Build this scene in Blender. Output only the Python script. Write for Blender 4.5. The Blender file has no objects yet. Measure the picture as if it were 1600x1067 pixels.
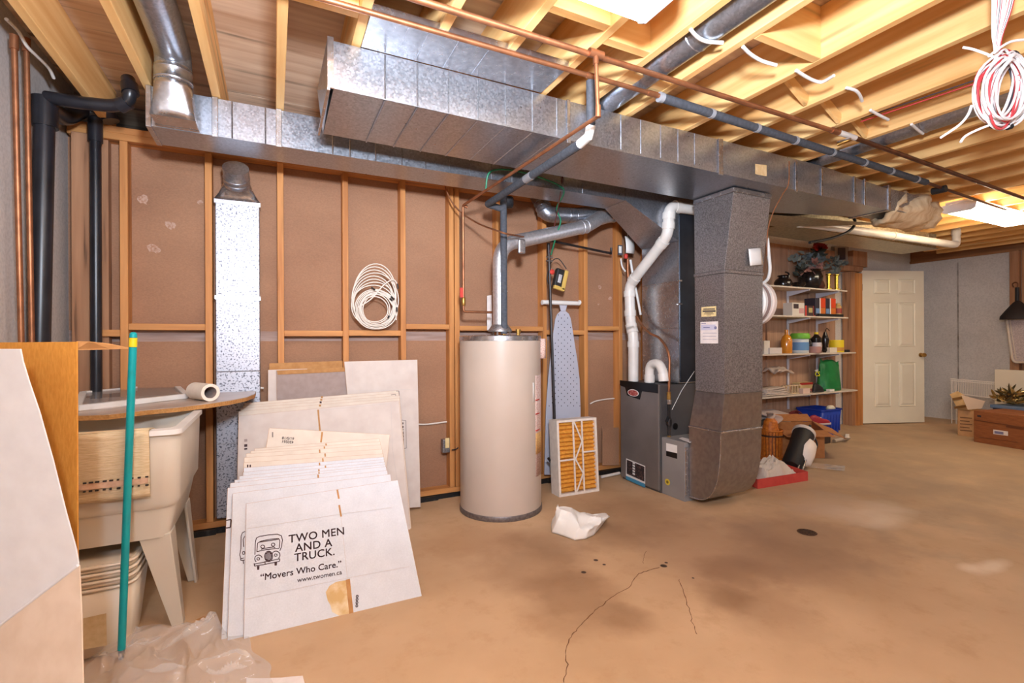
import bpy, math, random
from mathutils import Vector, Matrix
random.seed(7)
S = bpy.context.scene
COL = S.collection
V = Vector
# ------------------------------------------------------------------ camera
FPX = 1600 * 17.0 / 36.0
YAW = math.radians(26.2); ROLL = math.radians(-0.27); CAMZ = 1.18
_cy, _sy = math.cos(YAW), math.sin(YAW)
_r0 = V((_cy, -_sy, 0)); _d0 = V((0, 0, -1)); FWD = V((_sy, _cy, 0))
RIGHT = math.cos(ROLL) * _r0 - math.sin(ROLL) * _d0
DOWN = math.sin(ROLL) * _r0 + math.cos(ROLL) * _d0
CAM = V((0, 0, CAMZ))
cd = bpy.data.cameras.new('camera'); cd.lens = 17.0; cd.sensor_width = 36.0; cd.clip_start = 0.02
cam = bpy.data.objects.new('camera', cd); COL.objects.link(cam)
cam.matrix_world = Matrix(((RIGHT.x, -DOWN.x, -FWD.x, 0), (RIGHT.y, -DOWN.y, -FWD.y, 0), (RIGHT.z, -DOWN.z, -FWD.z, CAMZ), (0, 0, 0, 1)))
S.camera = cam
# ------------------------------------------------------------------ light and exposure
S.view_settings.view_transform = 'Standard'; S.view_settings.look = 'None'
S.view_settings.exposure = 0.0; S.view_settings.gamma = 1.0; S.view_settings.use_curve_mapping = False
W = bpy.data.worlds.new('world'); S.world = W; W.use_nodes = True
W.node_tree.nodes['Background'].inputs[0].default_value = (0.55, 0.6, 0.7, 1)
W.node_tree.nodes['Background'].inputs[1].default_value = 0.02
def area(name, loc, target, size, power, col=(1, 1, 1), sizey=None, spread=180):
    l = bpy.data.lights.new(name, 'AREA'); l.energy = power; l.color = col; l.size = size
    l.spread = math.radians(spread)
    if sizey: l.shape = 'RECTANGLE'; l.size_y = sizey
    o = bpy.data.objects.new(name, l); COL.objects.link(o); o.location = loc
    o.rotation_euler = (V(target) - V(loc)).to_track_quat('-Z', 'Y').to_euler()
    o['kind'] = 'helper'
    return o
# the photographer's flash turned up at the joists, and its direct spill
area('bounce_flash', (0.15, 0.0, 1.8), (0.75, 1.2, 2.65), 0.2, 112, (0.88, 0.98, 1.13), spread=140)
fl_ = bpy.data.lights.new('flash_head', 'POINT'); fl_.energy = 100; fl_.color = (0.84, 0.97, 1.18); fl_.shadow_soft_size = 0.09
flash_head = bpy.data.objects.new('flash_head', fl_); COL.objects.link(flash_head); flash_head.location = (-0.2, -0.7, 2.1); flash_head['kind'] = 'helper'
LAMP1, LAMP2, FILL3, FILL4, FILL5 = 15.0, 30.0, 8.0, 12.0, 16.0      # diffuser emission of the seen fixtures, then of the added fill lamps
# ------------------------------------------------------------------ pixel -> point on a real plane
def ray(px, py): return RIGHT * ((px - 800) / FPX) + DOWN * ((py - 533.5) / FPX) + FWD
def _on(px, py, ax, val):
    d = ray(px, py); t = (val - CAM[ax]) / d[ax]; return CAM + d * t
def OX(px, py, x): return _on(px, py, 0, x)
def OY(px, py, y): return _on(px, py, 1, y)
def OZ(px, py, z): return _on(px, py, 2, z)
def OD(px, py, depth): return CAM + ray(px, py) * depth
class Plane:
    def __init__(s, p, n): s.p = V(p); s.n = V(n).normalized()
    def __call__(s, px, py, off=0.0):
        d = ray(px, py); t = (s.p + s.n * off - CAM).dot(s.n) / d.dot(s.n); return CAM + d * t
# ------------------------------------------------------------------ materials
def lin(c): return tuple(((x / 255) / 12.92 if x / 255 <= 0.04045 else ((x / 255 + 0.055) / 1.055) ** 2.4) for x in c) + (1,)
MATS = {}
def pm(name, c1, c2=None, scale=8.0, rough=0.6, metal=0.0, bump=0.0, stretch=(1, 1, 1), detail=4.0, tex='noise', lo=0.35, hi=0.65, emit=0.0, spec=0.5, world=True, alpha=1.0, trans=0.0, rvar=0.0, fine=None):
    if name in MATS: return MATS[name]
    m = bpy.data.materials.new(name); m.use_nodes = True; nt = m.node_tree; N = nt.nodes; L = nt.links
    b = N['Principled BSDF']; MATS[name] = m
    c1l = lin(c1); c2l = lin(c2) if c2 else None
    b.inputs['Base Color'].default_value = c1l; b.inputs['Roughness'].default_value = rough
    b.inputs['Metallic'].default_value = metal; b.inputs['Specular IOR Level'].default_value = spec
    m.diffuse_color = c1l
    if alpha < 1: b.inputs['Alpha'].default_value = alpha
    if trans: b.inputs['Transmission Weight'].default_value = trans
    if emit:
        b.inputs['Emission Color'].default_value = c1l; b.inputs['Emission Strength'].default_value = emit
    if c2 or bump:
        if world: tc = N.new('ShaderNodeNewGeometry').outputs['Position']
        else: tc = N.new('ShaderNodeTexCoord').outputs['Object']
        mp = N.new('ShaderNodeMapping'); L.new(tc, mp.inputs['Vector'])
        mp.inputs['Scale'].default_value = stretch
        if not world: pass
        oi = N.new('ShaderNodeObjectInfo'); ad = N.new('ShaderNodeVectorMath'); ad.operation = 'ADD'
        sc = N.new('ShaderNodeMath'); sc.operation = 'MULTIPLY'; sc.inputs[1].default_value = 13.7
        L.new(oi.outputs['Random'], sc.inputs[0]); L.new(mp.outputs[0], ad.inputs[0]); L.new(sc.outputs[0], ad.inputs[1])
        if tex == 'noise':
            t = N.new('ShaderNodeTexNoise'); t.inputs['Scale'].default_value = scale; t.inputs['Detail'].default_value = detail
            L.new(ad.outputs[0], t.inputs['Vector']); out = t.outputs['Fac']
        elif tex == 'voronoi':
            t = N.new('ShaderNodeTexVoronoi'); t.inputs['Scale'].default_value = scale
            L.new(ad.outputs[0], t.inputs['Vector'])
            bw = N.new('ShaderNodeRGBToBW'); L.new(t.outputs['Color'], bw.inputs[0]); out = bw.outputs[0]
        else:
            t = N.new('ShaderNodeTexWave'); t.inputs['Scale'].default_value = scale; t.inputs['Distortion'].default_value = 2.5; t.inputs['Detail'].default_value = detail
            L.new(ad.outputs[0], t.inputs['Vector']); out = t.outputs['Fac']
        if c2:
            r = N.new('ShaderNodeValToRGB'); r.color_ramp.elements[0].position = lo; r.color_ramp.elements[1].position = hi
            r.color_ramp.elements[0].color = c1l; r.color_ramp.elements[1].color = c2l
            L.new(out, r.inputs[0]); col = r.outputs[0]
            if fine:
                f2 = N.new('ShaderNodeTexNoise'); f2.inputs['Scale'].default_value = fine[0]; f2.inputs['Detail'].default_value = 3
                L.new(ad.outputs[0], f2.inputs['Vector'])
                r2 = N.new('ShaderNodeValToRGB'); r2.color_ramp.elements[0].position = fine[2]; r2.color_ramp.elements[1].position = fine[3]
                mx = N.new('ShaderNodeMix'); mx.data_type = 'RGBA'; mx.blend_type = 'MULTIPLY'; mx.inputs['Factor'].default_value = fine[1]
                L.new(f2.outputs['Fac'], r2.inputs[0]); L.new(col, mx.inputs['A']); L.new(r2.outputs[0], mx.inputs['B']); col = mx.outputs['Result']
            L.new(col, b.inputs['Base Color'])
            if emit: L.new(col, b.inputs['Emission Color'])
        if rvar:
            mr = N.new('ShaderNodeMapRange'); mr.inputs['To Min'].default_value = max(0.02, rough - rvar); mr.inputs['To Max'].default_value = rough + rvar
            L.new(out, mr.inputs['Value']); L.new(mr.outputs[0], b.inputs['Roughness'])
        if bump:
            bp = N.new('ShaderNodeBump'); bp.inputs['Strength'].default_value = bump; bp.inputs['Distance'].default_value = 0.01
            L.new(out, bp.inputs['Height']); L.new(bp.outputs[0], b.inputs['Normal'])
    return m
def wood(axis):
    st = [7.0, 7.0, 7.0]; st[axis] = 0.45
    return pm('spruce_lumber_%s' % 'xyz'[axis], (232, 174, 104), (252, 210, 142), 3.0, 0.65, bump=0.08, stretch=st, detail=6, lo=0.3, hi=0.7, fine=(1.7, 0.5, 0.25, 0.38))
WX, WY, WZ = wood(0), wood(1), wood(2)
STUD = pm('aged_stud_lumber', (178, 112, 56), (214, 148, 84), 3.0, 0.65, bump=0.08, stretch=(8, 8, 0.5), detail=6, lo=0.3, hi=0.7, fine=(2.2, 0.6, 0.22, 0.36))
STUDX = pm('aged_plate_lumber', (176, 112, 58), (212, 148, 84), 3.0, 0.65, bump=0.08, stretch=(0.5, 8, 8), detail=6, lo=0.3, hi=0.7, fine=(2.2, 0.6, 0.22, 0.36))
PLY = pm('plywood_subfloor', (206, 170, 140), (238, 214, 186), 2.2, 0.75, bump=0.1, stretch=(0.7, 9, 9), detail=8, lo=0.3, hi=0.7, fine=(1.6, 0.6, 0.28, 0.42))
KRAFT = pm('kraft_faced_board', (156, 113, 85), (176, 130, 98), 1.3, 0.85, bump=0.06, detail=3, lo=0.3, hi=0.7, stretch=(1, 1, 2), fine=(90, 0.18, 0.3, 0.7))
CONC = pm('cast_concrete_wall', (204, 197, 192), (220, 213, 208), 2.0, 0.9, bump=0.25, detail=10, lo=0.3, hi=0.7, fine=(60, 0.16, 0.3, 0.6))
GALV = pm('galvanized_steel', (160, 165, 174), (186, 191, 200), 110, 0.32, 0.92, tex='voronoi', lo=0.1, hi=0.9, rvar=0.05)
GALVD = pm('galvanized_steel_mottled', (134, 130, 130), (176, 172, 172), 110, 0.44, 0.85, tex='noise', detail=4, lo=0.36, hi=0.64, rvar=0.08)
GALVS = pm('galvanized_stack_spangled', (96, 96, 104), (188, 188, 195), 95, 0.5, 0.7, tex='noise', detail=3, lo=0.36, hi=0.47, rvar=0.08)
GALVB = pm('bright_sheet_metal', (176, 176, 180), (205, 205, 208), 40, 0.26, 0.95, lo=0.3, hi=0.7, rvar=0.05)
FOIL = pm('aluminum_flue', (206, 206, 210), (232, 232, 236), 60, 0.4, 0.85, lo=0.3, hi=0.7, bump=0.06, rvar=0.06)
COPPER = pm('copper_pipe_metal', (176, 118, 82), (140, 92, 64), 14, 0.45, 0.75, lo=0.35, hi=0.7, rvar=0.06)
COPPERD = pm('tarnished_copper', (120, 74, 48), (92, 58, 40), 14, 0.45, 0.8, lo=0.35, hi=0.7)
BRASS = pm('brass_fitting', (190, 150, 84), (160, 120, 60), 20, 0.35, 0.85)
BLACKPIPE = pm('black_iron_pipe', (38, 34, 34), (58, 50, 48), 20, 0.45, 0.4)
ABS = pm('black_abs_plastic', (24, 24, 28), (36, 36, 42), 9, 0.32)
FOAM = pm('grey_foam_insulation', (64, 66, 72), (78, 80, 87), 60, 0.85)
PVC = pm('white_pvc', (228, 222, 214), (216, 208, 200), 6, 0.4)
WHITEP = pm('white_plastic', (232, 228, 222), (222, 216, 210), 5, 0.45)
RUBBER = pm('black_rubber', (22, 21, 22), (34, 32, 32), 12, 0.6)
# ------------------------------------------------------------------ mesh builder
WL = {}        # world location of every object
class MB:
    def __init__(s): s.v = []; s.f = []
    def add(s, vs, fs):
        k = len(s.v); s.v += [V(p) for p in vs]; s.f += [tuple(i + k for i in f) for f in fs]; return s
    def hexa(s, p):        # p: bottom 4 then top 4, same order
        return s.add(p, [(3, 2, 1, 0), (4, 5, 6, 7), (0, 1, 5, 4), (1, 2, 6, 5), (2, 3, 7, 6), (3, 0, 4, 7)])
    def box(s, x0, x1, y0, y1, z0, z1):
        return s.hexa([(x0, y0, z0), (x1, y0, z0), (x1, y1, z0), (x0, y1, z0), (x0, y0, z1), (x1, y0, z1), (x1, y1, z1), (x0, y1, z1)])
    def obox(s, c, ax, ay, az, sx, sy, sz):
        c = V(c); ax, ay, az = V(ax).normalized() * sx / 2, V(ay).normalized() * sy / 2, V(az).normalized() * sz / 2
        return s.hexa([c - ax - ay - az, c + ax - ay - az, c + ax + ay - az, c - ax + ay - az, c - ax - ay + az, c + ax - ay + az, c + ax + ay + az, c - ax + ay + az])
    def bar(s, a, b, w, h, up=(0, 0, 1)):
        a, b = V(a), V(b); d = (b - a); L = d.length; d.normalize(); side = d.cross(V(up))
        if side.length < 1e-4: side = d.cross(V((0, 1, 0)))
        side.normalize(); u = side.cross(d)
        return s.obox((a + b) / 2, d, side, u, L, w, h)
    def prism(s, poly, ext):
        n = len(poly); e = V(ext); p = [V(q) for q in poly]
        return s.add(p + [q + e for q in p], [tuple(range(n - 1, -1, -1)), tuple(range(n, 2 * n))] + [(i, (i + 1) % n, n + (i + 1) % n, n + i) for i in range(n)])
    def tube(s, path, r, n=10, cap=True, closed=False):
        P = [V(p) for p in path]; m = len(P); R = r if isinstance(r, (list, tuple)) else [r] * m
        T = []
        for i in range(m):
            if closed: t = P[(i + 1) % m] - P[i - 1]
            else: t = P[min(i + 1, m - 1)] - P[max(i - 1, 0)]
            T.append(t.normalized() if t.length > 1e-9 else V((0, 0, 1)))
        a = T[0].orthogonal().normalized(); k = len(s.v)
        for i in range(m):
            if i:
                q = T[i - 1].rotation_difference(T[i]); a = q @ a
            a = (a - T[i] * a.dot(T[i])).normalized(); b = T[i].cross(a)
            for j in range(n):
                w = 2 * math.pi * j / n; s.v.append(P[i] + (a * math.cos(w) + b * math.sin(w)) * R[i])
        for i in range(m if closed else m - 1):
            for j in range(n):
                i2 = (i + 1) % m
                s.f.append((k + i * n + j, k + i * n + (j + 1) % n, k + i2 * n + (j + 1) % n, k + i2 * n + j))
        if cap and not closed:
            s.f.append(tuple(k + j for j in range(n - 1, -1, -1))); s.f.append(tuple(k + (m - 1) * n + j for j in range(n)))
        return s
    def lathe(s, prof, c=(0, 0, 0), axis=(0, 0, 1), n=24, capb=True, capt=True, sx=1.0, sy=1.0):
        c = V(c); q = V((0, 0, 1)).rotation_difference(V(axis).normalized()); k = len(s.v)
        for r, z in prof:
            for j in range(n):
                w = 2 * math.pi * j / n; s.v.append(c + q @ V((r * sx * math.cos(w), r * sy * math.sin(w), z)))
        for i in range(len(prof) - 1):
            for j in range(n): s.f.append((k + i * n + j, k + i * n + (j + 1) % n, k + (i + 1) * n + (j + 1) % n, k + (i + 1) * n + j))
        if capb: s.f.append(tuple(k + j for j in range(n - 1, -1, -1)))
        if capt: s.f.append(tuple(k + (len(prof) - 1) * n + j for j in range(n)))
        return s
    def grid(s, fn, nu, nv, closeu=False):
        k = len(s.v)
        for i in range(nu + (0 if closeu else 1)):
            for j in range(nv + 1): s.v.append(V(fn(i / nu, j / nv)))
        w = nv + 1; M = nu if closeu else nu + 1
        for i in range(nu):
            for j in range(nv):
                i2 = (i + 1) % M; s.f.append((k + i * w + j, k + i2 * w + j, k + i2 * w + j + 1, k + i * w + j + 1))
        return s
    def build(s, name, mat, parent=None, smooth=False, bevel=0.0, origin=None, kind=None, seg=2, solid=0.0, sub=0):
        xs = [p.x for p in s.v]; ys = [p.y for p in s.v]; zs = [p.z for p in s.v]
        o = V(origin) if origin is not None else V(((min(xs) + max(xs)) / 2, (min(ys) + max(ys)) / 2, min(zs)))
        me = bpy.data.meshes.new(name); me.from_pydata([tuple(p - o) for p in s.v], [], s.f); me.validate(); me.update()
        import bmesh
        bm = bmesh.new(); bm.from_mesh(me); bmesh.ops.recalc_face_normals(bm, faces=bm.faces); bm.to_mesh(me); bm.free()
        if mat: me.materials.append(mat)
        if smooth:
            for p in me.polygons: p.use_smooth = True
            if smooth != 'all':
                me.set_sharp_from_angle(angle=math.radians(40))
        ob = bpy.data.objects.new(name, me); COL.objects.link(ob)
        place(ob, o, parent)
        if kind: ob['kind'] = kind
        if solid:
            md = ob.modifiers.new('thickness', 'SOLIDIFY'); md.thickness = solid; md.offset = 0
        if bevel:
            md = ob.modifiers.new('bevel', 'BEVEL'); md.width = bevel; md.segments = seg; md.limit_method = 'ANGLE'; md.angle_limit = math.radians(40)
        if sub:
            md = ob.modifiers.new('smooth', 'SUBSURF'); md.levels = sub; md.render_levels = sub
        return ob
def place(ob, wloc, parent=None):
    WL[ob.name] = V(wloc)
    if parent is not None:
        ob.parent = parent; ob.location = V(wloc) - WL[parent.name]
    else: ob.location = wloc
def thing(name, label, cat, loc, group=None):
    o = bpy.data.objects.new(name, None); COL.objects.link(o); o.empty_display_size = 0.05
    place(o, loc); o['label'] = label; o['category'] = cat
    if group: o['group'] = group
    return o
def tag(o, label, cat, group=None):
    o['label'] = label; o['category'] = cat
    if group: o['group'] = group
    return o
def struct(o): o['kind'] = 'structure'; return o
def fillet(pts, r, n=6):
    P = [V(p) for p in pts]; out = [P[0]]
    for i in range(1, len(P) - 1):
        a, b, c = P[i - 1], P[i], P[i + 1]; u = (a - b); w = (c - b)
        k = min(r, u.length * 0.49, w.length * 0.49); p0 = b + u.normalized() * k; p1 = b + w.normalized() * k
        for j in range(n + 1):
            t = j / n; out.append(p0 * (1 - t) ** 2 + b * 2 * t * (1 - t) + p1 * t * t)
    out.append(P[-1]); return out
def spline(pts, n=8):
    P = [V(p) for p in pts]; out = []
    for i in range(len(P) - 1):
        p0 = P[max(i - 1, 0)]; p1 = P[i]; p2 = P[i + 1]; p3 = P[min(i + 2, len(P) - 1)]
        for j in range(n):
            t = j / n; out.append(0.5 * ((2 * p1) + (p2 - p0) * t + (2 * p0 - 5 * p1 + 4 * p2 - p3) * t * t + (3 * p1 - p0 - 3 * p2 + p3) * t ** 3))
    out.append(P[-1]); return out
def text(body, size, origin, xdir, ydir, mat, parent, name='lettering', align='LEFT', bold=0.0, thick=0.0004, spacing=1.0):
    cu = bpy.data.curves.new(name, 'FONT'); cu.body = body; cu.size = size; cu.align_x = align; cu.extrude = thick; cu.space_character = spacing
    cu.resolution_u = 3
    tmp = bpy.data.objects.new(name, cu); COL.objects.link(tmp); cu.materials.append(mat)
    bpy.context.view_layer.update()
    me = bpy.data.meshes.new_from_object(tmp.evaluated_get(bpy.context.evaluated_depsgraph_get()))
    if bold:
        import bmesh
        bm = bmesh.new(); bm.from_mesh(me)
        for dx, dy in ((bold, 0), (0, bold), (bold, bold)):
            b2 = bmesh.new(); b2.from_mesh(me); bmesh.ops.translate(b2, verts=b2.verts, vec=(dx, dy, 0)); m2 = bpy.data.meshes.new('tmp'); b2.to_mesh(m2); b2.free(); bm.from_mesh(m2); bpy.data.meshes.remove(m2)
        bm.to_mesh(me); bm.free()
    bpy.data.objects.remove(tmp); bpy.data.curves.remove(cu)
    ob = bpy.data.objects.new(name, me); COL.objects.link(ob)
    if not me.materials: me.materials.append(mat)
    ob['kind'] = 'stuff'
    x = V(xdir).normalized(); y = V(ydir); y = (y - x * y.dot(x)).normalized(); z = x.cross(y)
    o = V(origin); pl = WL[parent.name]; WL[ob.name] = o; ob.parent = parent
    l = o - pl
    ob.matrix_local = Matrix(((x.x, y.x, z.x, l.x), (x.y, y.y, z.y, l.y), (x.z, y.z, z.z, l.z), (0, 0, 0, 1)))
    return ob
# ================================================================== SETTING
XL, XR, YF, YB = -1.05, 8.95, -2.6, 3.59
ZJ, ZS = 2.43, 2.665
# ---- floor: worn, stained concrete slab
def floor_mat():
    m = bpy.data.materials.new('stained_concrete_floor'); m.use_nodes = True; nt = m.node_tree; N = nt.nodes; L = nt.links
    b = N['Principled BSDF']; b.inputs['Roughness'].default_value = 0.62
    pos = N.new('ShaderNodeNewGeometry').outputs['Position']
    def noise(sc, det, rough=0.55):
        t = N.new('ShaderNodeTexNoise'); t.inputs['Scale'].default_value = sc; t.inputs['Detail'].default_value = det; t.inputs['Roughness'].default_value = rough
        L.new(pos, t.inputs['Vector']); return t.outputs['Fac']
    def ramp(src, a, c):
        r = N.new('ShaderNodeMapRange'); r.inputs['From Min'].default_value = a; r.inputs['From Max'].default_value = c; r.clamp = True
        L.new(src, r.inputs['Value']); return r.outputs[0]
    def mix(fac, A, B, k=None, mode='MIX'):
        x = N.new('ShaderNodeMix'); x.data_type = 'RGBA'; x.blend_type = mode
        if k is not None:
            mm = N.new('ShaderNodeMath'); mm.operation = 'MULTIPLY'; mm.inputs[1].default_value = k; L.new(fac, mm.inputs[0]); fac = mm.outputs[0]
        L.new(fac, x.inputs['Factor'])
        for s_, q in (('A', A), ('B', B)):
            if isinstance(q, tuple): x.inputs[s_].default_value = q
            else: L.new(q, x.inputs[s_])
        return x.outputs['Result']
    col = mix(ramp(noise(1.1, 6), 0.32, 0.68), lin((188, 152, 114)), lin((212, 176, 138)))
    col = mix(ramp(noise(0.45, 3), 0.5, 0.66), col, lin((180, 146, 116)), 0.6)
    col = mix(ramp(noise(7, 8, 0.7), 0.52, 0.7), col, lin((172, 130, 88)), 0.35)
    wob = noise(3.2, 5)
    def blob(px, py, rx, colr, k, soft=0.6, ry=None, z=0.0):
        nonlocal col
        c = OZ(px, py, z); s = N.new('ShaderNodeVectorMath'); s.operation = 'SUBTRACT'; L.new(pos, s.inputs[0]); s.inputs[1].default_value = c
        sc = N.new('ShaderNodeVectorMath'); sc.operation = 'MULTIPLY'; L.new(s.outputs[0], sc.inputs[0]); sc.inputs[1].default_value = (1 / rx, 1 / (ry or rx), 0)
        ln = N.new('ShaderNodeVectorMath'); ln.operation = 'LENGTH'; L.new(sc.outputs[0], ln.inputs[0])
        w2 = N.new('ShaderNodeMath'); w2.operation = 'MULTIPLY_ADD'; w2.inputs[1].default_value = 1.8 * soft; w2.inputs[2].default_value = -0.9 * soft; L.new(wob, w2.inputs[0])
        ad = N.new('ShaderNodeMath'); ad.operation = 'ADD'; L.new(ln.outputs['Value'], ad.inputs[0]); L.new(w2.outputs[0], ad.inputs[1])
        r = N.new('ShaderNodeMapRange'); r.inputs['From Min'].default_value = 1.0; r.inputs['From Max'].default_value = 1.0 - soft; r.clamp = True; L.new(ad.outputs[0], r.inputs['Value'])
        col = mix(r.outputs[0], col, lin(colr), k)
    dk = (128, 88, 54)
    for a in ((985, 805, 0.5, dk, .38), (955, 838, 0.28, dk, .42), (900, 935, 0.33, dk, .5), (830, 880, 0.4, dk, .4), (860, 850, 0.3, dk, .35), (1150, 890, 0.22, dk, .5), (1130, 935, 0.16, dk, .45), (1185, 945, 0.3, dk, .35), (970, 965, 0.16, dk, .4), (1260, 835, 0.55, (134, 104, 84), .5), (1100, 850, 0.6, (150, 116, 92), .4), (1230, 870, 0.4, (140, 108, 84), .35), (740, 840, 0.35, (150, 104, 64), .35)): blob(*a)
    blob(1480, 712, 3.0, (150, 130, 108), .6, .9); blob(1330, 740, 1.6, (160, 136, 112), .45, .9)
    wt = (236, 214, 188)
    for a in ((1350, 800, 0.42, wt, .6, .8, 0.22), (1385, 815, 0.22, wt, .5, .8, 0.12), (1550, 885, 0.22, wt, .75, .7, 0.06), (1515, 887, 0.08, wt, .7, .7, 0.05), (1300, 790, 0.5, (214, 184, 160), .5, .8, 0.3)): blob(*a)
    for a in ((912, 894, 0.014), (1037, 884, 0.02), (1041, 879, 0.01), (931, 875, 0.014), (1083, 903, 0.007), (944, 882, 0.01)): blob(a[0], a[1], a[2], (44, 24, 16), .95, .25)
    L.new(col, b.inputs['Base Color'])
    bp = N.new('ShaderNodeBump'); bp.inputs['Strength'].default_value = 0.12; bp.inputs['Distance'].default_value = 0.01
    L.new(noise(28, 8, 0.7), bp.inputs['Height']); L.new(bp.outputs[0], b.inputs['Normal'])
    return m
FLOOR = floor_mat()
floor = struct(MB().box(XL - 0.2, XR + 0.2, YF - 0.2, 4.6, -0.1, 0).build('floor', FLOOR, origin=(0, 0, 0)))
CRACK = pm('crack_dirt', (112, 74, 44), rough=0.9)
def crack(pxs, w):
    P = [OZ(x, y, 0.0006) for x, y in pxs]; m = MB()
    Q = spline(P, 5); Q = [p + V((random.uniform(-1, 1), random.uniform(-1, 1), 0)) * 0.004 for p in Q]
    for a, b in zip(Q, Q[1:]): m.bar(a, b, w * random.uniform(0.5, 1.2), 0.0008)
    m.build('crack', CRACK, floor)
crack([(1030, 886), (1010, 892), (993, 900), (985, 915), (960, 930), (940, 946), (925, 958), (905, 980), (893, 994), (884, 1020), (886, 1042), (880, 1067)], 0.0035)
crack([(1005, 880), (1006, 868), (1010, 862)], 0.002)
crack([(1060, 905), (1068, 925), (1076, 950), (1083, 975), (1088, 990)], 0.003)
# ---- back stud wall
wall_back = struct(MB().box(XL, 4.0, YB + 0.012, YB + 0.10, 0, ZJ).build('wall_back', KRAFT, origin=(0, YB, 0)))
MB().box(XL, 3.98, YB, YB + 0.011, 1.255, 2.36).build('board_panel', KRAFT, wall_back)
MB().box(XL, 3.98, YB, YB + 0.011, 0.06, 1.19).build('board_panel', KRAFT, wall_back)
TAPE = pm('grey_seam_paper', (176, 150, 138), (150, 120, 106), 6, 0.7, stretch=(0.6, 1, 6))
MB().box(XL, 3.98, YB + 0.002, YB + 0.011, 1.19, 1.255).build('seam_strip', TAPE, wall_back)
YS = 3.50
stud_px = [(188, 200), (321, 332), (433, 445), (535.5, 545.5), (626, 635), (701, 711), (712, 717.5), (775.5, 785), (846, 857), (912, 920), (963, 977)]
stud_x = []
for a, b in stud_px:
    xc = OY((a + b) / 2, 520, YS).x; stud_x.append(xc)
    MB().box(xc - 0.019, xc + 0.019, YS, YB - 0.001, 0.075, 2.352).build('stud', STUD, wall_back, bevel=0.002, seg=1)
for x in (3.15, 3.55): MB().box(x - 0.019, x + 0.019, YS, YB - 0.001, 0.075, 2.352).build('stud', STUD, wall_back)
for z0, z1 in ((2.353, 2.391), (2.391, 2.429)): MB().box(XL + 0.02, 3.97, YS, YB - 0.001, z0, z1).build('top_plate', STUDX, wall_back, bevel=0.002, seg=1)
MB().box(XL + 0.02, 3.97, YS, YB - 0.001, 0.036, 0.074).build('bottom_plate', STUDX, wall_back, bevel=0.002, seg=1)
SEAL = pm('black_sealant', (20, 18, 18), (60, 56, 54), 30, 0.5, lo=0.55, hi=0.75, bump=0.3)
mb = MB(); random.seed(3)
x = XL + 0.02
while x < 3.9:
    w = random.uniform(0.12, 0.3); mb.box(x, x + w, YS - random.uniform(0.0, 0.03), YB, 0.0, 0.034); x += w
mb.build('sill_gasket', SEAL, wall_back)
nog = [(0, 1, 512), (2, 3, 520.5), (3, 4, 519.5), (4, 5, 510), (6, 7, 512), (7, 8, 512), (8, 9, 518), (9, 10, 510)]
for a, b, py in nog:
    z = OY(490, py, YS).z if a < 4 else OY(680, py, YS).z
    MB().box(stud_x[a] + 0.0195, stud_x[b] - 0.0195, YS, YB - 0.001, z - 0.021, z + 0.017).build('blocking', STUDX, wall_back, bevel=0.002, seg=1)
zz = OY(175, 520, YS).z
MB().box(stud_x[0] - 0.13, stud_x[0] - 0.0195, YS, YB - 0.001, zz - 0.02, zz + 0.018).build('blocking', STUDX, wall_back)
POSTM = pm('rough_post_lumber', (150, 104, 72), (182, 134, 98), 3.0, 0.75, bump=0.1, stretch=(8, 8, 0.5), detail=6, lo=0.3, hi=0.7, fine=(3, 0.6, 0.25, 0.36))
xa, xb = OY(115, 300, 3.5).x, OY(143, 300, 3.5).x
MB().box(xa, xb, 3.46, 3.588, 0.0, 2.352).build('corner_post', POSTM, wall_back, bevel=0.003, seg=1)
xa, xb = OY(160, 300, 3.55).x, OY(171, 300, 3.55).x
MB().box(xa, xb, 3.53, 3.588, 0.075, 2.352).build('cripple_stud', POSTM, wall_back)
# chalky scuffs on the kraft board are part of its face
SCUFF = pm('plaster_scuff', (188, 156, 136), (168, 124, 98), 70, 0.9, lo=0.45, hi=0.6)
for (px, py, r) in ((224, 312, 0.030), (267, 352, 0.034), (238, 388, 0.03), (245, 391, 0.022), (313, 316, 0.018), (937, 448, 0.022), (953, 466, 0.02), (960, 452, 0.02), (935, 475, 0.014)):
    c = OY(px, py, YB - 0.0006)
    MB().add([c + V((math.cos(k * math.pi / 6) * r * random.uniform(.6, 1.1), 0, math.sin(k * math.pi / 6) * r * random.uniform(.6, 1.1))) for k in range(12)], [tuple(range(12))]).build('scuff', SCUFF, wall_back)
# ---- other walls
wall_left = struct(MB().box(XL - 0.2, XL, YF, YB + 0.1, 0, ZS).build('wall_left', CONC))
wall_front = struct(MB().box(XL, XR, YF - 0.2, YF, 0, ZS).build('wall_front', CONC))
wall_right = struct(MB().box(XR, XR + 0.2, YF, 4.6, 0, 2.36).build('wall_right', CONC))
SEAM = pm('form_seam_stain', (128, 118, 110), (172, 162, 154), 9, 0.9, lo=0.35, hi=0.6)
for px in (1497, 1417):
    c = OX(px, 500, XR - 0.001)
    MB().box(XR - 0.004, XR + 0.01, c.y - 0.008, c.y + 0.008, 0.3, 2.3).build('form_seam', SEAM, wall_right)
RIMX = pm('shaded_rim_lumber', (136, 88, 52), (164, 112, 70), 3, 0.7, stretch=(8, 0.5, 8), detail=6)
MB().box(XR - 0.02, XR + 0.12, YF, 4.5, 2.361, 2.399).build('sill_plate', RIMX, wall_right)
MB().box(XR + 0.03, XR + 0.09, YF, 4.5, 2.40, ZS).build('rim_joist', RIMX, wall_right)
c = OX(1577, 420, XR - 0.09).y; MB().box(XR - 0.09, XR - 0.001, c - 0.09, c, 0, 2.36).build('stud', POSTM, wall_right, bevel=0.003, seg=1)
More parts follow.
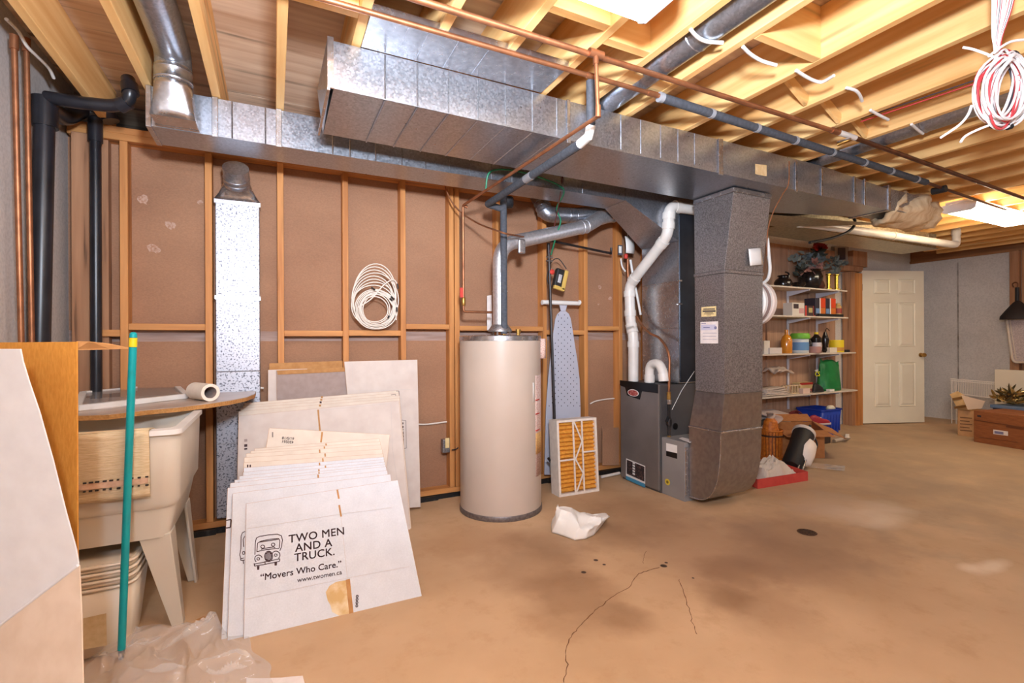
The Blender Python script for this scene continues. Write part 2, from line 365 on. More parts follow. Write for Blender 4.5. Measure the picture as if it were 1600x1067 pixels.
c2 = OX(1597, 420, XR - 0.09).y; MB().box(XR - 0.03, XR - 0.001, c2 - 0.5, c - 0.1, 0, 2.36).build('sheathing_board', POSTM, wall_right)
# ---- alcove wall behind the shelves and the doorway
YA = 4.02
BOARDS = pm('dim_wall_boards', (160, 122, 98), (190, 150, 122), 3, 0.8, stretch=(7, 7, 0.5), detail=6, lo=0.3, hi=0.7, bump=0.08)
wall_alcove = struct(MB().box(3.9, XR, YA + 0.02, YA + 0.12, 0, ZS).build('wall_alcove', CONC))
pxs = [1196, 1210, 1231, 1243, 1262, 1273, 1288, 1303]
random.seed(5)
for i, (a, b) in enumerate(zip(pxs, pxs[1:])):
    xa, xb = OY(a, 500, YA).x, OY(b, 500, YA).x
    MB().box(xa + 0.004, xb - 0.004, YA - random.choice((0.0, 0.012, 0.02)), YA + 0.019, 0.02, 2.40).build('wall_plank', BOARDS, wall_alcove)
MB().box(3.9, OY(1196, 500, YA).x, YA, YA + 0.019, 0.02, 2.40).build('wall_plank', BOARDS, wall_alcove)
MB().box(3.9, 4.0, YB, YA, 0, ZJ).build('return_panel', KRAFT, wall_alcove)
trim_1 = struct(MB().box(OY(1327, 500, 3.93).x, OY(1335, 500, 3.93).x, 3.90, 4.02, 0, 2.12).build('trim_1', POSTM))
MB().box(OY(1336, 500, 3.90).x, OY(1344, 500, 3.90).x, 3.87, 4.02, 0, 2.10).build('jamb', STUD, trim_1)
MB().box(OY(1312, 418, 3.93).x, OY(1345, 418, 3.93).x, 3.90, 4.02, OY(1330, 424, 3.93).z, OY(1330, 416, 3.93).z).build('header', POSTM, trim_1)
xa = OY(1343, 400, 3.93).x; MB().box(OY(1332, 400, 3.93).x, OY(1354, 400, 3.93).x, 3.92, 4.02, OY(1340, 416, 3.93).z + 0.001, 2.42).build('upper_stud', POSTM, trim_1)
# ---- ceiling: subfloor sheets and floor joists
ceiling = struct(MB().box(XL - 0.2, XR + 0.2, YF - 0.2, 4.6, ZS + 0.02, ZS + 0.08).build('ceiling', PLY, origin=(0, 0, ZS)))
y = YF - 0.2
sh = [(XL - .2, 1.22), (1.224, 3.66), (3.664, 6.1), (6.104, XR + .2)]
for k, yy in enumerate((-2.8, -1.58, -0.36, 0.86, 2.08, 3.30)):
    for i, (xa, xb) in enumerate(sh):
        MB().box(xa, xb, yy + 0.002, min(yy + 1.218, 4.58), ZS, ZS + 0.018).build('subfloor_sheet', PLY, ceiling)
JR = [-0.83, -0.53, -0.24, 0.053, 0.335, 0.637, 0.94, 1.245, 1.515, 1.79, 2.225, 2.60, 2.98, 3.345, 3.70, 4.06, 4.415, 4.75] + [5.10 + 0.36 * i for i in range(11)]
for r in JR: MB().box(r - 0.038, r, YF, YS + 0.09, ZJ, ZS - 0.001).build('joist', WY, ceiling, bevel=0.002, seg=1)
def block(i, y, z0=None):      # solid blocking between joist i and i+1
    MB().box(JR[i] + 0.001, JR[i + 1] - 0.039, y, y + 0.038, z0 or ZJ, ZS - 0.002).build('blocking', WX, ceiling, bevel=0.002, seg=1)
block(9, OZ(1200, 50, ZJ).y + 0.02); block(4, 1.62); block(3, 1.9); block(5, 1.45)
MB().box(JR[8] + .001, JR[9] - .039, 1.78, 1.87, ZJ + 0.004, ZJ + 0.042).build('blocking', WX, ceiling)
MB().box(JR[7] + .001, JR[8] - .039, 1.62, 1.66, ZJ + 0.004, ZS - 0.002).build('blocking', WX, ceiling)
MB().box(JR[6] + .001, JR[7] - .039, 1.55, 1.588, ZJ + 0.004, ZS - 0.002).build('blocking', WX, ceiling)
for i, y in ((10, 1.62), (11, 1.67), (12, 1.72), (13, 1.78)):        # diagonal bridging
    MB().bar((JR[i] + 0.004, y, ZS - 0.03), (JR[i + 1] - 0.042, y, ZJ + 0.025), 0.019, 0.055, up=(0, 0, 1)).build('bridging_strut', WX, ceiling)
# ================================================================== CEILING LAMPS
LW = {}
def lamp(x0, x1, y0, y1, power, label, col=(240, 247, 255)):
    t = thing('ceiling_lamp', label, 'lamp', ((x0 + x1) / 2, (y0 + y1) / 2, 2.33), 'fluorescent ceiling lamps')
    H = pm('white_enamel_housing', (226, 226, 230), rough=0.4)
    D = pm('lit_diffuser_%d' % len(LW), col, rough=0.4, emit=power); LW[len(LW)] = 1
    MB().box(x0, x1, y0 + 0.03, y1 - 0.03, 2.405, ZJ - 0.002).build('housing', H, t, bevel=0.003)
    pr_ = [(y0, 2.40), (y0 + 0.012, 2.345), (y0 + 0.04, 2.33), (y1 - 0.04, 2.33), (y1 - 0.012, 2.345), (y1, 2.40)]
    MB().prism([(x0 + 0.012, a, b) for a, b in pr_], (x1 - x0 - 0.024, 0, 0)).build('diffuser', D, t)
    for xa in (x0, x1 - 0.011):
        MB().prism([(xa, a + (0.003 if a > (y0 + y1) / 2 else -0.003), b - (0.004 if b < 2.39 else -0.004)) for a, b in pr_], (0.011, 0, 0)).build('end_cap', H, t)
lamp(-0.01, 1.21, 1.14, 1.39, LAMP1, 'lit white wraparound ceiling lamp cut off by the top edge of the photo')
lamp(5.52, 6.73, 2.0, 2.25, LAMP2, 'lit white wraparound ceiling lamp at the far right beyond the fiberglass wrapped duct', (255, 238, 206))
lamp(-0.2, 1.02, -1.5, -1.25, FILL3, 'unseen wraparound ceiling lamp added as fill light behind the viewpoint')  # no seen fixture: added behind the camera as fill light
lamp(3.4, 4.62, -0.6, -0.35, FILL4, 'unseen wraparound ceiling lamp added as fill light beyond the right edge, nearer one')  # added out of view to brighten the right side of the room
lamp(6.6, 7.82, -0.2, 0.05, FILL5, 'unseen wraparound ceiling lamp added as fill light beyond the right edge, farther one', (255, 248, 238))  # added out of view to brighten the far right end
# ================================================================== DUCTS
YM0, YM1 = 2.11, 2.59
main = thing('supply_trunk_duct', 'large galvanized rectangular trunk duct running under the joists across the whole room', 'duct', (2.3, 2.35, 2.21))
b = MB()
xa, xb, xc = 0.225, 3.48, 4.345
b.hexa([(xa, YM0, 2.226), (xb, YM0, 2.206), (xb, YM1, 2.206), (xa, YM1, 2.226), (xa, YM0, 2.422), (xb, YM0, 2.418), (xb, YM1, 2.418), (xa, YM1, 2.422)])
b.build('trunk_body', GALV, main)
MB().hexa([(xb + .002, YM0, 2.206), (xc, YM0, 2.206), (xc, 2.36, 2.206), (xb + .002, YM1, 2.206), (xb + .002, YM0, 2.418), (xc, YM0, 2.37), (xc, 2.36, 2.37), (xb + .002, YM1, 2.418)]).build('tapered_trunk_body', GALV, main)
def bead_x(px): return OY(px, 190, YM0).x
for px in (602, 652.5, 701, 747, 790, 832, 870, 970, 1001, 1032, 1059, 1085):
    x = bead_x(px)
    q = MB().add([(x - .004, YM0 - .0004, 2.228), (x, YM0 - .0035, 2.228), (x + .004, YM0 - .0004, 2.228), (x - .004, YM0 - .0004, 2.418), (x, YM0 - .0035, 2.418), (x + .004, YM0 - .0004, 2.418)], [(0, 1, 4, 3), (1, 2, 5, 4)])
    q.add([(x - .004, YM0, 2.2205), (x, YM0, 2.217), (x + .004, YM0, 2.2205), (x - .004, YM1, 2.2205), (x, YM1, 2.217), (x + .004, YM1, 2.2205)], [(0, 3, 4, 1), (1, 4, 5, 2)])
    q.build('stiffening_bead', GALV, main)
def cleat(x, w, z0=2.2, z1=2.424, m=GALVB): 
    MB().box(x - w / 2, x + w / 2, YM0 - 0.009, YM0 - 0.001, z0, z1).build('drive_cleat', m, main, bevel=0.003)
cleat(bead_x(887.5), 0.022); cleat(OY(1125, 240, YM0).x, 0.04)
for px, z0 in ((1243, 2.195), (1283, 2.2), (1334, 2.2), (1350, 2.2)): cleat(OY(px, 280, YM0).x, 0.022, z0, 2.40)
# folded left end of the trunk
MB().box(0.2, 0.224, YM0 - 0.012, YM0 - 0.002, 2.222, 2.43).build('end_flange', GALVB, main)
MB().box(0.2, 0.21, YM0 - 0.002, YM1 + 0.006, 2.215, 2.227).build('end_flange', GALVB, main)
MB().add([(0.212, YM0, 2.226), (0.224, YM1, 2.226), (0.224, YM1, 2.42), (0.2, YM0, 2.42), (0.18, (YM0 + YM1) / 2, 2.32)], [(0, 1, 4), (1, 2, 4), (2, 3, 4), (3, 0, 4)]).build('end_cap', GALV, main)
for i, px in enumerate((1166, 1205)): pass
STICK = pm('tan_sticker', (222, 190, 142), (206, 168, 116), 40, 0.7)
MB().hexa([OY(a, c, YM0 - d) for d in (0.001, 0.0016) for a, c in ((1180, 272), (1198, 275.5), (1198, 258), (1180, 256))]).build('sticker', STICK, main)
pan = MB()
pan.box(0.335, 1.205, 1.86, YM0 - 0.004, 2.424, 2.4285); pan.box(0.335, 1.205, 1.852, 1.8598, 2.424, 2.45)
for px in (630, 660, 705, 750): 
    x = OY(px, 110, 2.0).x; pan.box(x - .004, x + .004, 1.862, YM0 - 0.006, 2.4225, 2.4238)
tag(pan.build('joist_pan', GALVB), 'flat sheet metal panning nailed under the joists above the trunk duct', 'metal sheet')
# end stub and fiberglass wrap
MB().box(xc - .004, xc + 0.03, YM0 - 0.008, 2.40, 2.2, 2.40).build('end_collar', GALVB, main, bevel=0.004)
MB().prism([(xc + .031, YM0 + .01, 2.215), (xc + .031, 2.36, 2.215), (xc + .031, 2.36, 2.36), (xc + .031, YM0 + .01, 2.38)], (0.5, 0, 0)).build('branch_stub', GALVD, main)
FIBER = pm('fiberglass_batt', (214, 178, 134), (240, 216, 178), 9, 0.95, bump=0.5, stretch=(3, 1, 1), detail=8, lo=0.3, hi=0.7)
def fw(u, v):
    a = 2 * math.pi * v; x = 4.62 + 0.62 * u; r = 0.155 + 0.03 * math.sin(3 * u * math.pi) * math.cos(a) - 0.07 * max(0, u - 0.55)
    x += 0.16 * math.cos(a - 0.9) * (1 - u)
    r += 0.012 * math.sin(9 * a + 7 * u) + 0.014 * math.sin(14 * u + 3 * a)
    return (x, 2.25 + r * 0.95 * math.cos(a), 2.285 + r * 0.8 * math.sin(a))
tag(MB().grid(fw, 20, 28).build('fiberglass_wrap', FIBER, smooth='all', solid=0.035), 'yellow fiberglass insulation wrapped around the far end of the trunk duct', 'insulation')
# rear branch duct along the wall
back = thing('rear_branch_duct', 'long galvanized rectangular duct hung behind the trunk duct close to the stud wall', 'duct', (0.9, 3.0, 2.23))
B0, B1 = 2.87, 3.12
xl = OY(229, 201, B0).x
MB().box(xl, 2.36, B0, B1, 2.232, 2.424).build('branch_body', GALV, back)
MB().box(xl - 0.004, xl + 0.02, B0 - 0.004, B1 + 0.004, 2.226, 2.428).build('end_cap', GALVB, back, bevel=0.003)
for px in (336, 435.5): 
    x = OY(px, 190, B0).x; MB().box(x - .014, x + .014, B0 - .008, B0 - .001, 2.226, 2.428).build('drive_cleat', GALVB, back, bevel=0.002)
for px in (363, 415, 520, 547, 587, 628, 665, 703, 735, 768, 800, 880, 910):
    x = OY(px, 240, B0).x
    MB().add([(x - .004, B0 - .0004, 2.233), (x, B0 - .003, 2.233), (x + .004, B0 - .0004, 2.233), (x - .004, B0 - .0004, 2.422), (x, B0 - .003, 2.422), (x + .004, B0 - .0004, 2.422)], [(0, 1, 4, 3), (1, 2, 5, 4)]).build('stiffening_bead', GALV, back)
# transition from rear duct down to the furnace plenum
tr = MB().hexa([(2.365, B0, 2.232), (2.86, 2.84, 1.97), (2.86, 3.26, 1.97), (2.365, B1, 2.232), (2.365, B0, 2.424), (2.86, 2.84, 2.424), (2.86, 3.26, 2.424), (2.365, B1, 2.424)])
tr.build('transition', GALV, back)
# round run and boot feeding the rear duct
rt = thing('round_takeoff_duct', 'round galvanized pipe with elbow and flattened boot on the left end of the rear duct', 'duct', (-0.4, 2.75, 2.24))
cx = OY(272, 110, 2.76).x
pth = fillet([(cx, -0.6, 2.545), (cx, 2.745, 2.545), (cx, 2.745, 2.41)], 0.10, 6)
MB().tube(pth, 0.074, 24).build('round_pipe', GALV, rt, smooth=True)
MB().lathe([(.0765, 0), (.0765, .004), (.079, .008), (.0765, .012), (.0765, .05), (.079, .054), (.0765, .058), (.0765, .07)], (cx, 2.745, 2.40), n=24).build('collar', GALVB, rt, smooth=True)
def bootf(u, v):
    a = 2 * math.pi * u; c, s_ = math.cos(a), math.sin(a)
    m_ = max(abs(c), abs(s_)); rx = 0.074 * (1 - v) * c + v * 0.088 * c / m_; ry = 0.074 * (1 - v) * s_ + v * 0.06 * s_ / m_
    return (cx + rx, 2.745 + ry + 0.035 * v * (1 if s_ > 0 else 1), 2.41 - 0.178 * v)
MB().grid(bootf, 24, 5, closeu=True).build('boot', GALVB, rt, smooth='all', solid=0.002)
MB().box(cx - 0.09, cx + 0.09, 2.722, B0 - 0.006, 2.2335, 2.2355).build('boot_lip', GALVB, rt)
# wall stack in the stud bay
ws = thing('wall_stack_duct', 'spangled galvanized stack duct standing in the stud bay with a round neck at the top', 'duct', (-0.2, 3.52, 0.09))
x0, x1 = OY(337, 500, 3.49).x, OY(406, 500, 3.49).x
for za, zb in ((0.09, 1.0), (1.0, 1.46), (1.462, 2.06)): MB().box(x0, x1, 3.49, 3.575, za, zb - 0.001).build('stack_section', GALVS, ws, bevel=0.004)
MB().box(x0 - .004, x1 + .004, 3.482, 3.489, 1.45, 1.472).build('drive_cleat', GALVB, ws)
for z in (0.55, 0.74, 0.86, 1.24, 1.36, 1.60, 1.72, 1.86, 1.97): MB().box(x0 + .002, x1 - .002, 3.4885, 3.4899, z, z + .003).build('crease', GALVD, ws)
sc = (x0 + x1) / 2
def sb(u, v):
    a = 2 * math.pi * u; c, s_ = math.cos(a), math.sin(a); m_ = max(abs(c), abs(s_)); hw = (x1 - x0) / 2 + .006
    return (sc + 0.07 * v * c + (1 - v) * hw * c / m_, 3.53 + (0.07 * v * s_ + (1 - v) * .05 * s_ / m_) - 0.1 * v ** 2, 2.07 + 0.1 * v)
MB().box(x0 - .006, x1 + .006, 3.48, 3.582, 2.045, 2.072).build('boot_collar', GALVB, ws)
MB().grid(sb, 24, 5, closeu=True).build('boot', GALVB, ws, smooth='all', solid=0.002)
MB().lathe([(.071, 0), (.071, .02), (.074, .024), (.071, .028), (.071, .05), (.074, .054), (.071, .058), (.071, .12)], (sc, 3.43, 2.155), axis=(0, -0.75, 0.6), n=24).build('neck', GALV, ws, smooth=True)
# far branch duct near the right hand wall
fd = thing('far_branch_duct', 'short rectangular duct with slotted side hanging at the far right above the door', 'duct', (5.9, 3.05, 2.25))
YELG = pm('dull_sheet_metal', (150, 140, 118), (186, 176, 150), 40, 0.4, 0.85, rvar=.05)
MB().box(4.2, 7.0, 2.9, 3.25, 2.25, 2.42).build('branch_body', YELG, fd)
MB().box(4.2, 7.005, 2.885, 3.26, 2.243, 2.25).build('bottom_flange', YELG, fd)
for px in (1383, 1393, 1398, 1404, 1408, 1413, 1423, 1450): 
    x = OY(px, 375, 2.9).x; MB().box(x - .008, x + .008, 2.892, 2.899, 2.27, 2.31 if px < 1440 else 2.40).build('slot_tab', GALVB, fd)
MB().prism([(3.5, 2.62, 2.20), (4.9, 2.42, 2.215), (4.2, 2.88, 2.215), (3.5, 2.88, 2.2)], (0, 0, 0.004)).build('bottom_panel', YELG, fd)
# round ducts between joists
def rduct(x, y0, y1, r, z, label):
    t = MB(); t.tube([(x, y0, z), (x, y1, z)], r, 20); k = y0 + 0.9
    while k < y1:
        t.lathe([(r, 0), (r + .003, .004), (r, .008)], (x, k, z), axis=(0, 1, 0), n=20, capb=False, capt=False); k += 0.9
    tag(t.build('round_branch_duct', GALV, smooth=True), label, 'duct', 'round branch ducts between the joists')
rduct(1.625, -1.2, 2.45, 0.072, 2.49, 'round galvanized duct in the joist bay beside the lit lamp')
rduct(3.50, -1.2, 2.45, 0.07, 2.49, 'round galvanized duct in a joist bay left of the hanging wire coil')
# ================================================================== RETURN DROP
ret = thing('return_air_drop', 'tall galvanized return duct dropping from the trunk duct to the furnace with a rounded boot', 'duct', (2.93, 2.42, 0.04))
BOOTM = pm('dull_boot_sheet', (150, 146, 146), (166, 162, 162), 30, 0.33, 0.92, rvar=.04)
def ring(x0, x1, y0, y1, z): return [(x0, y0, z), (x1, y0, z), (x1, y1, z), (x0, y1, z)]
MB().hexa(ring(2.752, 3.135, 2.235, 2.585, 2.172) + ring(2.752, 3.135, 2.235, 2.585, 2.203)).build('top_collar', GALVB, ret, bevel=0.003)
MB().hexa(ring(2.722, 3.108, 2.288, 2.545, 1.66) + ring(2.756, 3.13, 2.24, 2.58, 2.171)).build('upper_transition', GALVD, ret, bevel=0.002)
MB().hexa(ring(2.716, 3.114, 2.282, 2.55, 1.636) + ring(2.716, 3.114, 2.282, 2.55, 1.659)).build('drive_cleat', GALVD, ret, bevel=0.004)
MB().hexa(ring(2.722, 3.106, 2.292, 2.543, 0.82) + ring(2.722, 3.108, 2.288, 2.545, 1.635)).build('middle_section', GALVD, ret, bevel=0.002)
MB().hexa(ring(2.722, 3.13, 2.322, 2.60, 0.562) + ring(2.722, 3.106, 2.292, 2.543, 0.818)).build('lower_transition', BOOTM, ret, bevel=0.002)
MB().hexa(ring(2.716, 3.138, 2.316, 2.606, 0.548) + ring(2.716, 3.138, 2.316, 2.606, 0.561)).build('drive_cleat', GALVB, ret, bevel=0.003)
prof = [(2.604, 0.547), (2.322, 0.547), (2.325, 0.42), (2.335, 0.31), (2.352, 0.22), (2.378, 0.15), (2.415, 0.095), (2.46, 0.06), (2.51, 0.044), (2.604, 0.04)]
MB().prism([(2.722, y, z) for y, z in prof], (0.412, 0, 0))  .build('curved_boot', BOOTM, ret, smooth=True)
MB().tube([(2.72, y, z) for y, z in prof[1:]], 0.004, 6).build('rolled_seam', GALVB, ret)
MB().box(2.719, 2.724, 2.2895, 2.2935, 0.83, 1.63).build('corner_seam', GALVD, ret)
PAPER = pm('printed_paper', (232, 220, 214), (222, 208, 200), 20, 0.8)
INK = pm('dark_ink', (64, 52, 56), rough=0.8)
CREAM = pm('cream_sticker', (232, 206, 150), (222, 194, 136), 30, 0.7)
fl = lambda a, c, e=0.0: OX(a, c, 2.7215 - e)
def decal(pts, m, parent, name='label_sticker', th=0.0008, d=(-1, 0, 0)):
    return MB().prism([V(p) for p in pts], V(d) * th).build(name, m, parent)
decal([fl(*p) for p in ((1096, 495), (1119, 494), (1119, 478), (1096, 480))], CREAM, ret)
decal([fl(*p) for p in ((1094.5, 536.5), (1122, 536.5), (1122, 502), (1094.5, 503))], PAPER, ret)
st = ret.children[-2]
for (a, b2, c2, e) in ((1099, 1117, 482.2, 1.6), (1098, 1118, 485, 2.4), (1101, 1114, 488.2, 0.8), (1100, 1115, 490.2, 0.7), (1104, 1111, 492, 0.7)):
    decal([fl(a, c2 + e, .001), fl(b2, c2 + e - .3, .001), fl(b2, c2 - .3, .001), fl(a, c2, .001)], INK, ret, 'print_line')
BLU = pm('form_blue_ink', (120, 118, 150), rough=0.8)
decal([fl(a, c, .001) for a, c in ((1095.5, 516), (1118, 515), (1118, 507), (1095.5, 507.5))], pm('form_band', (196, 190, 206), rough=.8), ret, 'print_band')
for (a, b2, c2, e) in ((1096, 1103, 505, .8), (1099, 1109, 511, 1.3), (1098, 1120, 520, .5), (1098, 1119, 525, .5), (1098, 1120, 530, .4)):
    decal([fl(a, c2 + e, .0016), fl(b2, c2 + e, .0016), fl(b2, c2, .0016), fl(a, c2, .0016)], BLU, ret, 'print_line')
c = fl(1118, 512, .0016); decal([c + V((0, math.cos(k * .524) * .011, math.sin(k * .524) * .011)) for k in range(12)], BLU, ret, 'print_seal')
# paper taped on the front of the return drop
pf = lambda a, c: OY(a, c, 2.262)
tag(MB().grid(lambda u, v: V(pf(1169.5 + 20 * u + 2.5 * (1 - v), 415 - 26 * v - 1.5 * u)) + V((0, -0.008 * math.sin(u * 3.1), 0)), 6, 3).build('taped_note', WHITEP, smooth='all', solid=0.001), 'white curled note taped to the front of the return duct', 'paper')
# humidifier drum
hu = thing('drum_humidifier', 'white round drum humidifier mounted on the far side of the return duct', 'humidifier', (3.12, 2.42, 1.3))
hc = V((3.112, 2.43, OY(1200, 475, 2.43).z))
MB().lathe([(.150, 0), (.158, .008), (.158, .075), (.150, .083)], hc, axis=(1, 0, 0), n=36).build('drum', WHITEP, hu, smooth=True)
MB().lathe([(.161, .0), (.165, .004), (.165, .034), (.161, .038), (.135, .052), (.05, .058)], hc + V((.084, 0, 0)), axis=(1, 0, 0), n=36).build('cover', pm('ivory_plastic', (226, 208, 196), rough=.45), hu, smooth=True)
MB().lathe([(.1595, 0), (.1595, .03)], hc + V((.03, 0, 0)), axis=(1, 0, 0), n=36).build('grey_band', pm('mauve_band', (150, 128, 124), rough=.6), hu, smooth=True)
MB().tube(spline([OY(1199, 372, 2.35), OY(1201, 395, 2.35), OY(1203, 420, 2.35), OY(1200, 435, 2.35), OY(1193, 442, 2.35)]), 0.012, 10).build('water_tube', WHITEP, hu, smooth=True)
# ================================================================== FURNACE
fu = thing('furnace', 'grey steel gas furnace with black top trim between the return duct and the air filter', 'furnace', (3.0, 3.08, 0))
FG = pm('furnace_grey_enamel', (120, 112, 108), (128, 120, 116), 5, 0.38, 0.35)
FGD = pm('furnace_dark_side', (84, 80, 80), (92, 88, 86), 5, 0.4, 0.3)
FX = 2.66
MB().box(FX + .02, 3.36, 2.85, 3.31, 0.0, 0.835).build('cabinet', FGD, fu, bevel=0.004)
MB().box(FX, FX + .019, 2.852, 3.308, 0.02, 0.84).build('front_door', FG, fu, bevel=0.006)
TRIM = pm('gloss_black_trim', (16, 15, 16), rough=.3)
def ff(y, z): return (FX - 0.0005, y, z)
MB().prism([ff(2.851, .845), ff(3.309, .845), ff(3.309, .80), ff(3.24, .79), ff(3.215, .725), ff(3.06, .705), ff(3.035, .775), ff(2.851, .775)], (-0.006, 0, 0)).build('top_trim', TRIM, fu, bevel=0.002)
BADGE = pm('red_badge', (150, 48, 44), (196, 120, 110), 60, .4, lo=.45, hi=.6)
MB().prism([ff(3.135 + .062 * math.cos(k * .3307), .752 + .024 * math.sin(k * .3307)) for k in range(19)], (-0.009, 0, 0)).build('badge', BADGE, fu)
MB().prism([ff(3.135 + .068 * math.cos(k * .3307), .752 + .029 * math.sin(k * .3307)) for k in range(19)], (-0.0078, 0, 0)).build('badge_rim', WHITEP, fu)
LBK = pm('label_black', (40, 34, 36), (96, 70, 66), 60, .5, lo=.5, hi=.62); LBL = pm('label_blue', (60, 132, 168), rough=.5)
g = lambda a, c, e=0: OX(a, c, FX - .0008 - e)
decal([g(978, 747), g(1008, 760), g(1008, 728), g(978.5, 716)], WHITEP, fu)
decal([g(979.3, 740), g(1007, 752.5, .0009), g(1007, 729.2, .0009), g(979.3, 718)], LBK, fu, 'label_print')
decal([g(978, 748.4, .0009), g(1008, 762, .0009), g(1008, 756, .0009), g(978, 743, .0009)], LBL, fu, 'label_band')
for k in range(5): decal([g(988.5, 724 + k * 4.2, .0018), g(992, 725.5 + k * 4.2, .0018), g(992, 722.8 + k * 4.2, .0018), g(988.5, 721.3 + k * 4.2, .0018)], WHITEP, fu, 'label_icon')
MB().lathe([(.026, 0), (.026, .004)], OY(1055, 666, 2.849), axis=(0, -1, 0), n=20).build('knockout', TRIM, fu)
cab = thing('filter_cabinet', 'low grey steel filter cabinet joined to the front side of the furnace', 'cabinet', (3.0, 2.73, 0))
CG = pm('cabinet_grey_paint', (132, 126, 124), (140, 134, 130), 5, .45)
MB().box(2.69, 3.34, 2.617, 2.849, 0.0, 0.435).build('cabinet_body', CG, cab, bevel=0.003)
MB().box(2.694, 2.72, 2.6065, 2.6166, 0.05, 0.40).build('filter_slide_rail', GALVB, cab)
h = lambda a, c, e=0: OX(a, c, 2.6895 - e)
decal([h(1041, 704), h(1058, 708), h(1058, 696), h(1041, 692)], WHITEP, cab)
decal([h(1041, 712), h(1058, 717), h(1058, 708.3), h(1041, 704.3)], TRIM, cab)
c = h(1043, 753); decal([c + V((0, .026 * math.cos(k * .3307), .024 * math.sin(k * .3307))) for k in range(19)], pm('yellow_sticker', (206, 180, 50), rough=.5), cab, 'round_sticker')
decal([c + V((-.0012, .013 * math.cos(k * .7854), .012 * math.sin(k * .7854))) for k in range(8)], pm('sticker_print', (110, 92, 30), rough=.6), cab, 'sticker_print')
o = OX(1046, 702.5, 2.687); 
tag(MB().hexa([OZ(a, c, z) for z in (.436, .442) for a, c in ((1060, 685), (1078, 692), (1085, 688), (1066, 683))]).build('folded_manual', PAPER), 'white folded paper lying on the filter cabinet', 'paper')
# plenum over the furnace
pl = thing('supply_plenum', 'silver sheet metal plenum rising from the furnace behind the white pipe', 'plenum', (3.05, 3.05, 0.84))
MB().box(2.87, 3.34, 2.852, 3.27, 0.842, 1.28).build('coil_case', GALVB, pl, bevel=0.003)
MB().box(2.87, 3.34, 2.852, 3.27, 1.281, 1.655).build('plenum_section', GALVB, pl, bevel=0.003)
MB().box(2.87, 3.34, 2.852, 3.27, 1.656, 2.40).build('plenum_section', GALV, pl, bevel=0.003)
DKP = pm('dark_coil_panel', (46, 50, 58), (58, 62, 70), 6, .35, .6)
MB().box(2.885, 3.335, 2.846, 2.8515, 0.85, 2.20).build('side_panel', DKP, pl)
for z in (1.655, 1.47): 
    MB().box(2.862, 2.90, 2.838, 2.8455, z - .006, z + .006).build('clip', GALVB, pl); MB().box(2.8645, 2.8695, 2.86, 3.26, z - .004, z + .002).build('seam', GALVB, pl)
MB().box(2.8665, 2.8705, 2.8465, 2.852, .85, 2.0).build('corner_seam', GALVB, pl)
# ================================================================== PVC
def pipe_thing(name, label, cat, mat, path, r, n=14, fl=0.06, joints=(), jm=None, jr=1.18, jl=0.06, group=None):
    P = fillet(path, fl) if fl else [V(p) for p in path]
    t = thing(name, label, cat, P[0] if P[0].z < P[-1].z else P[-1], group)
    MB().tube(P, r, n).build('pipe', mat, t, smooth=True)
    for a, d in joints:
        a = V(a); d = V(d).normalized(); MB().tube([a - d * jl / 2, a + d * jl / 2], r * jr, n).build('fitting', jm or mat, t, smooth=True)
    return t
XP = 2.745
pts = [OX(989.5, 597, XP), OX(989.5, 524, XP), OX(985, 503, XP), OX(983, 446, XP), OX(1043.5, 368, XP), OX(1046, 322, XP)]
pts.append(pts[-1] + V((0.55, 0, 0.01)))
jn = []
for i in range(1, len(pts) - 1):
    for q, w in ((pts[i - 1], -1), (pts[i + 1], 1)):
        d = (q - pts[i]).normalized(); jn.append((pts[i] + d * 0.075, d))
ex = pipe_thing('pvc_exhaust_pipe', 'white zigzag plastic vent pipe rising from the furnace in front of the plenum', 'pipe', PVC, pts, 0.043, 18, 0.07, jn, jr=1.14, jl=0.05)
MB().lathe([(.048, 0), (.048, .02)], pts[0] + V((0, 0, -.012)), n=18).build('rubber_boot', RUBBER, ex, smooth=True)
XQ = 2.73
up = [OX(1015, 598, XQ), OX(1015, 578, XQ), OX(1018, 570, XQ), OX(1025, 568, XQ), OX(1031, 571, XQ), OX(1036, 582, XQ), OX(1037, 592, XQ)]
tq = pipe_thing('pvc_intake_elbow', 'white plastic gooseneck elbow on top of the furnace', 'pipe', PVC, spline(up, 6), 0.036, 18, 0, [(up[0] + V((0, 0, .035)), (0, 0, 1)), (up[-1] + V((0, 0, .012)), up[-1] - up[-2])], jr=1.15)
MB().lathe([(.042, 0), (.042, .014)], up[0] + V((0, 0, -.012)), n=18).build('rubber_boot', RUBBER, tq)
a, c = OY(1190, 339, 2.8), OY(1489, 382, 2.8)
pipe_thing('pvc_drain_pipe', 'long white plastic drain pipe slung under the ducts at the right', 'pipe', PVC, [a, c, c + V((.08, 0, .01)), c + V((.08, 0, .2))], 0.04, 16, 0.05, [(c + V((.08, 0, .15)), (0, 0, 1)), (a.lerp(c, .16), c - a), (a.lerp(c, .62), c - a)], jr=1.12)
tag(MB().tube(spline([OY(1195, 337, 2.66), OY(1240, 335, 2.66), OY(1290, 331, 2.66), OY(1322, 331, 2.66), OY(1336, 345, 2.66), OY(1328, 360, 2.66), OY(1300, 372, 2.66), OY(1265, 379, 2.66)]), 0.013, 10).build('black_hose', RUBBER, smooth=True), 'black flexible hose looping under the trunk duct at the right', 'hose')
# thin thermostat cable down the right side of the return duct
tag(MB().tube(spline([OY(1233, 252, 2.09), OY(1232, 287, 2.09), OY(1222, 305, 2.12), OY(1208, 332, 2.16), OY(1200, 360, 2.2), OY(1198, 400, 2.24)]), 0.004, 6).build('control_cable', COPPER, smooth=True), 'thin copper coloured cable hanging down beside the return duct', 'cable')
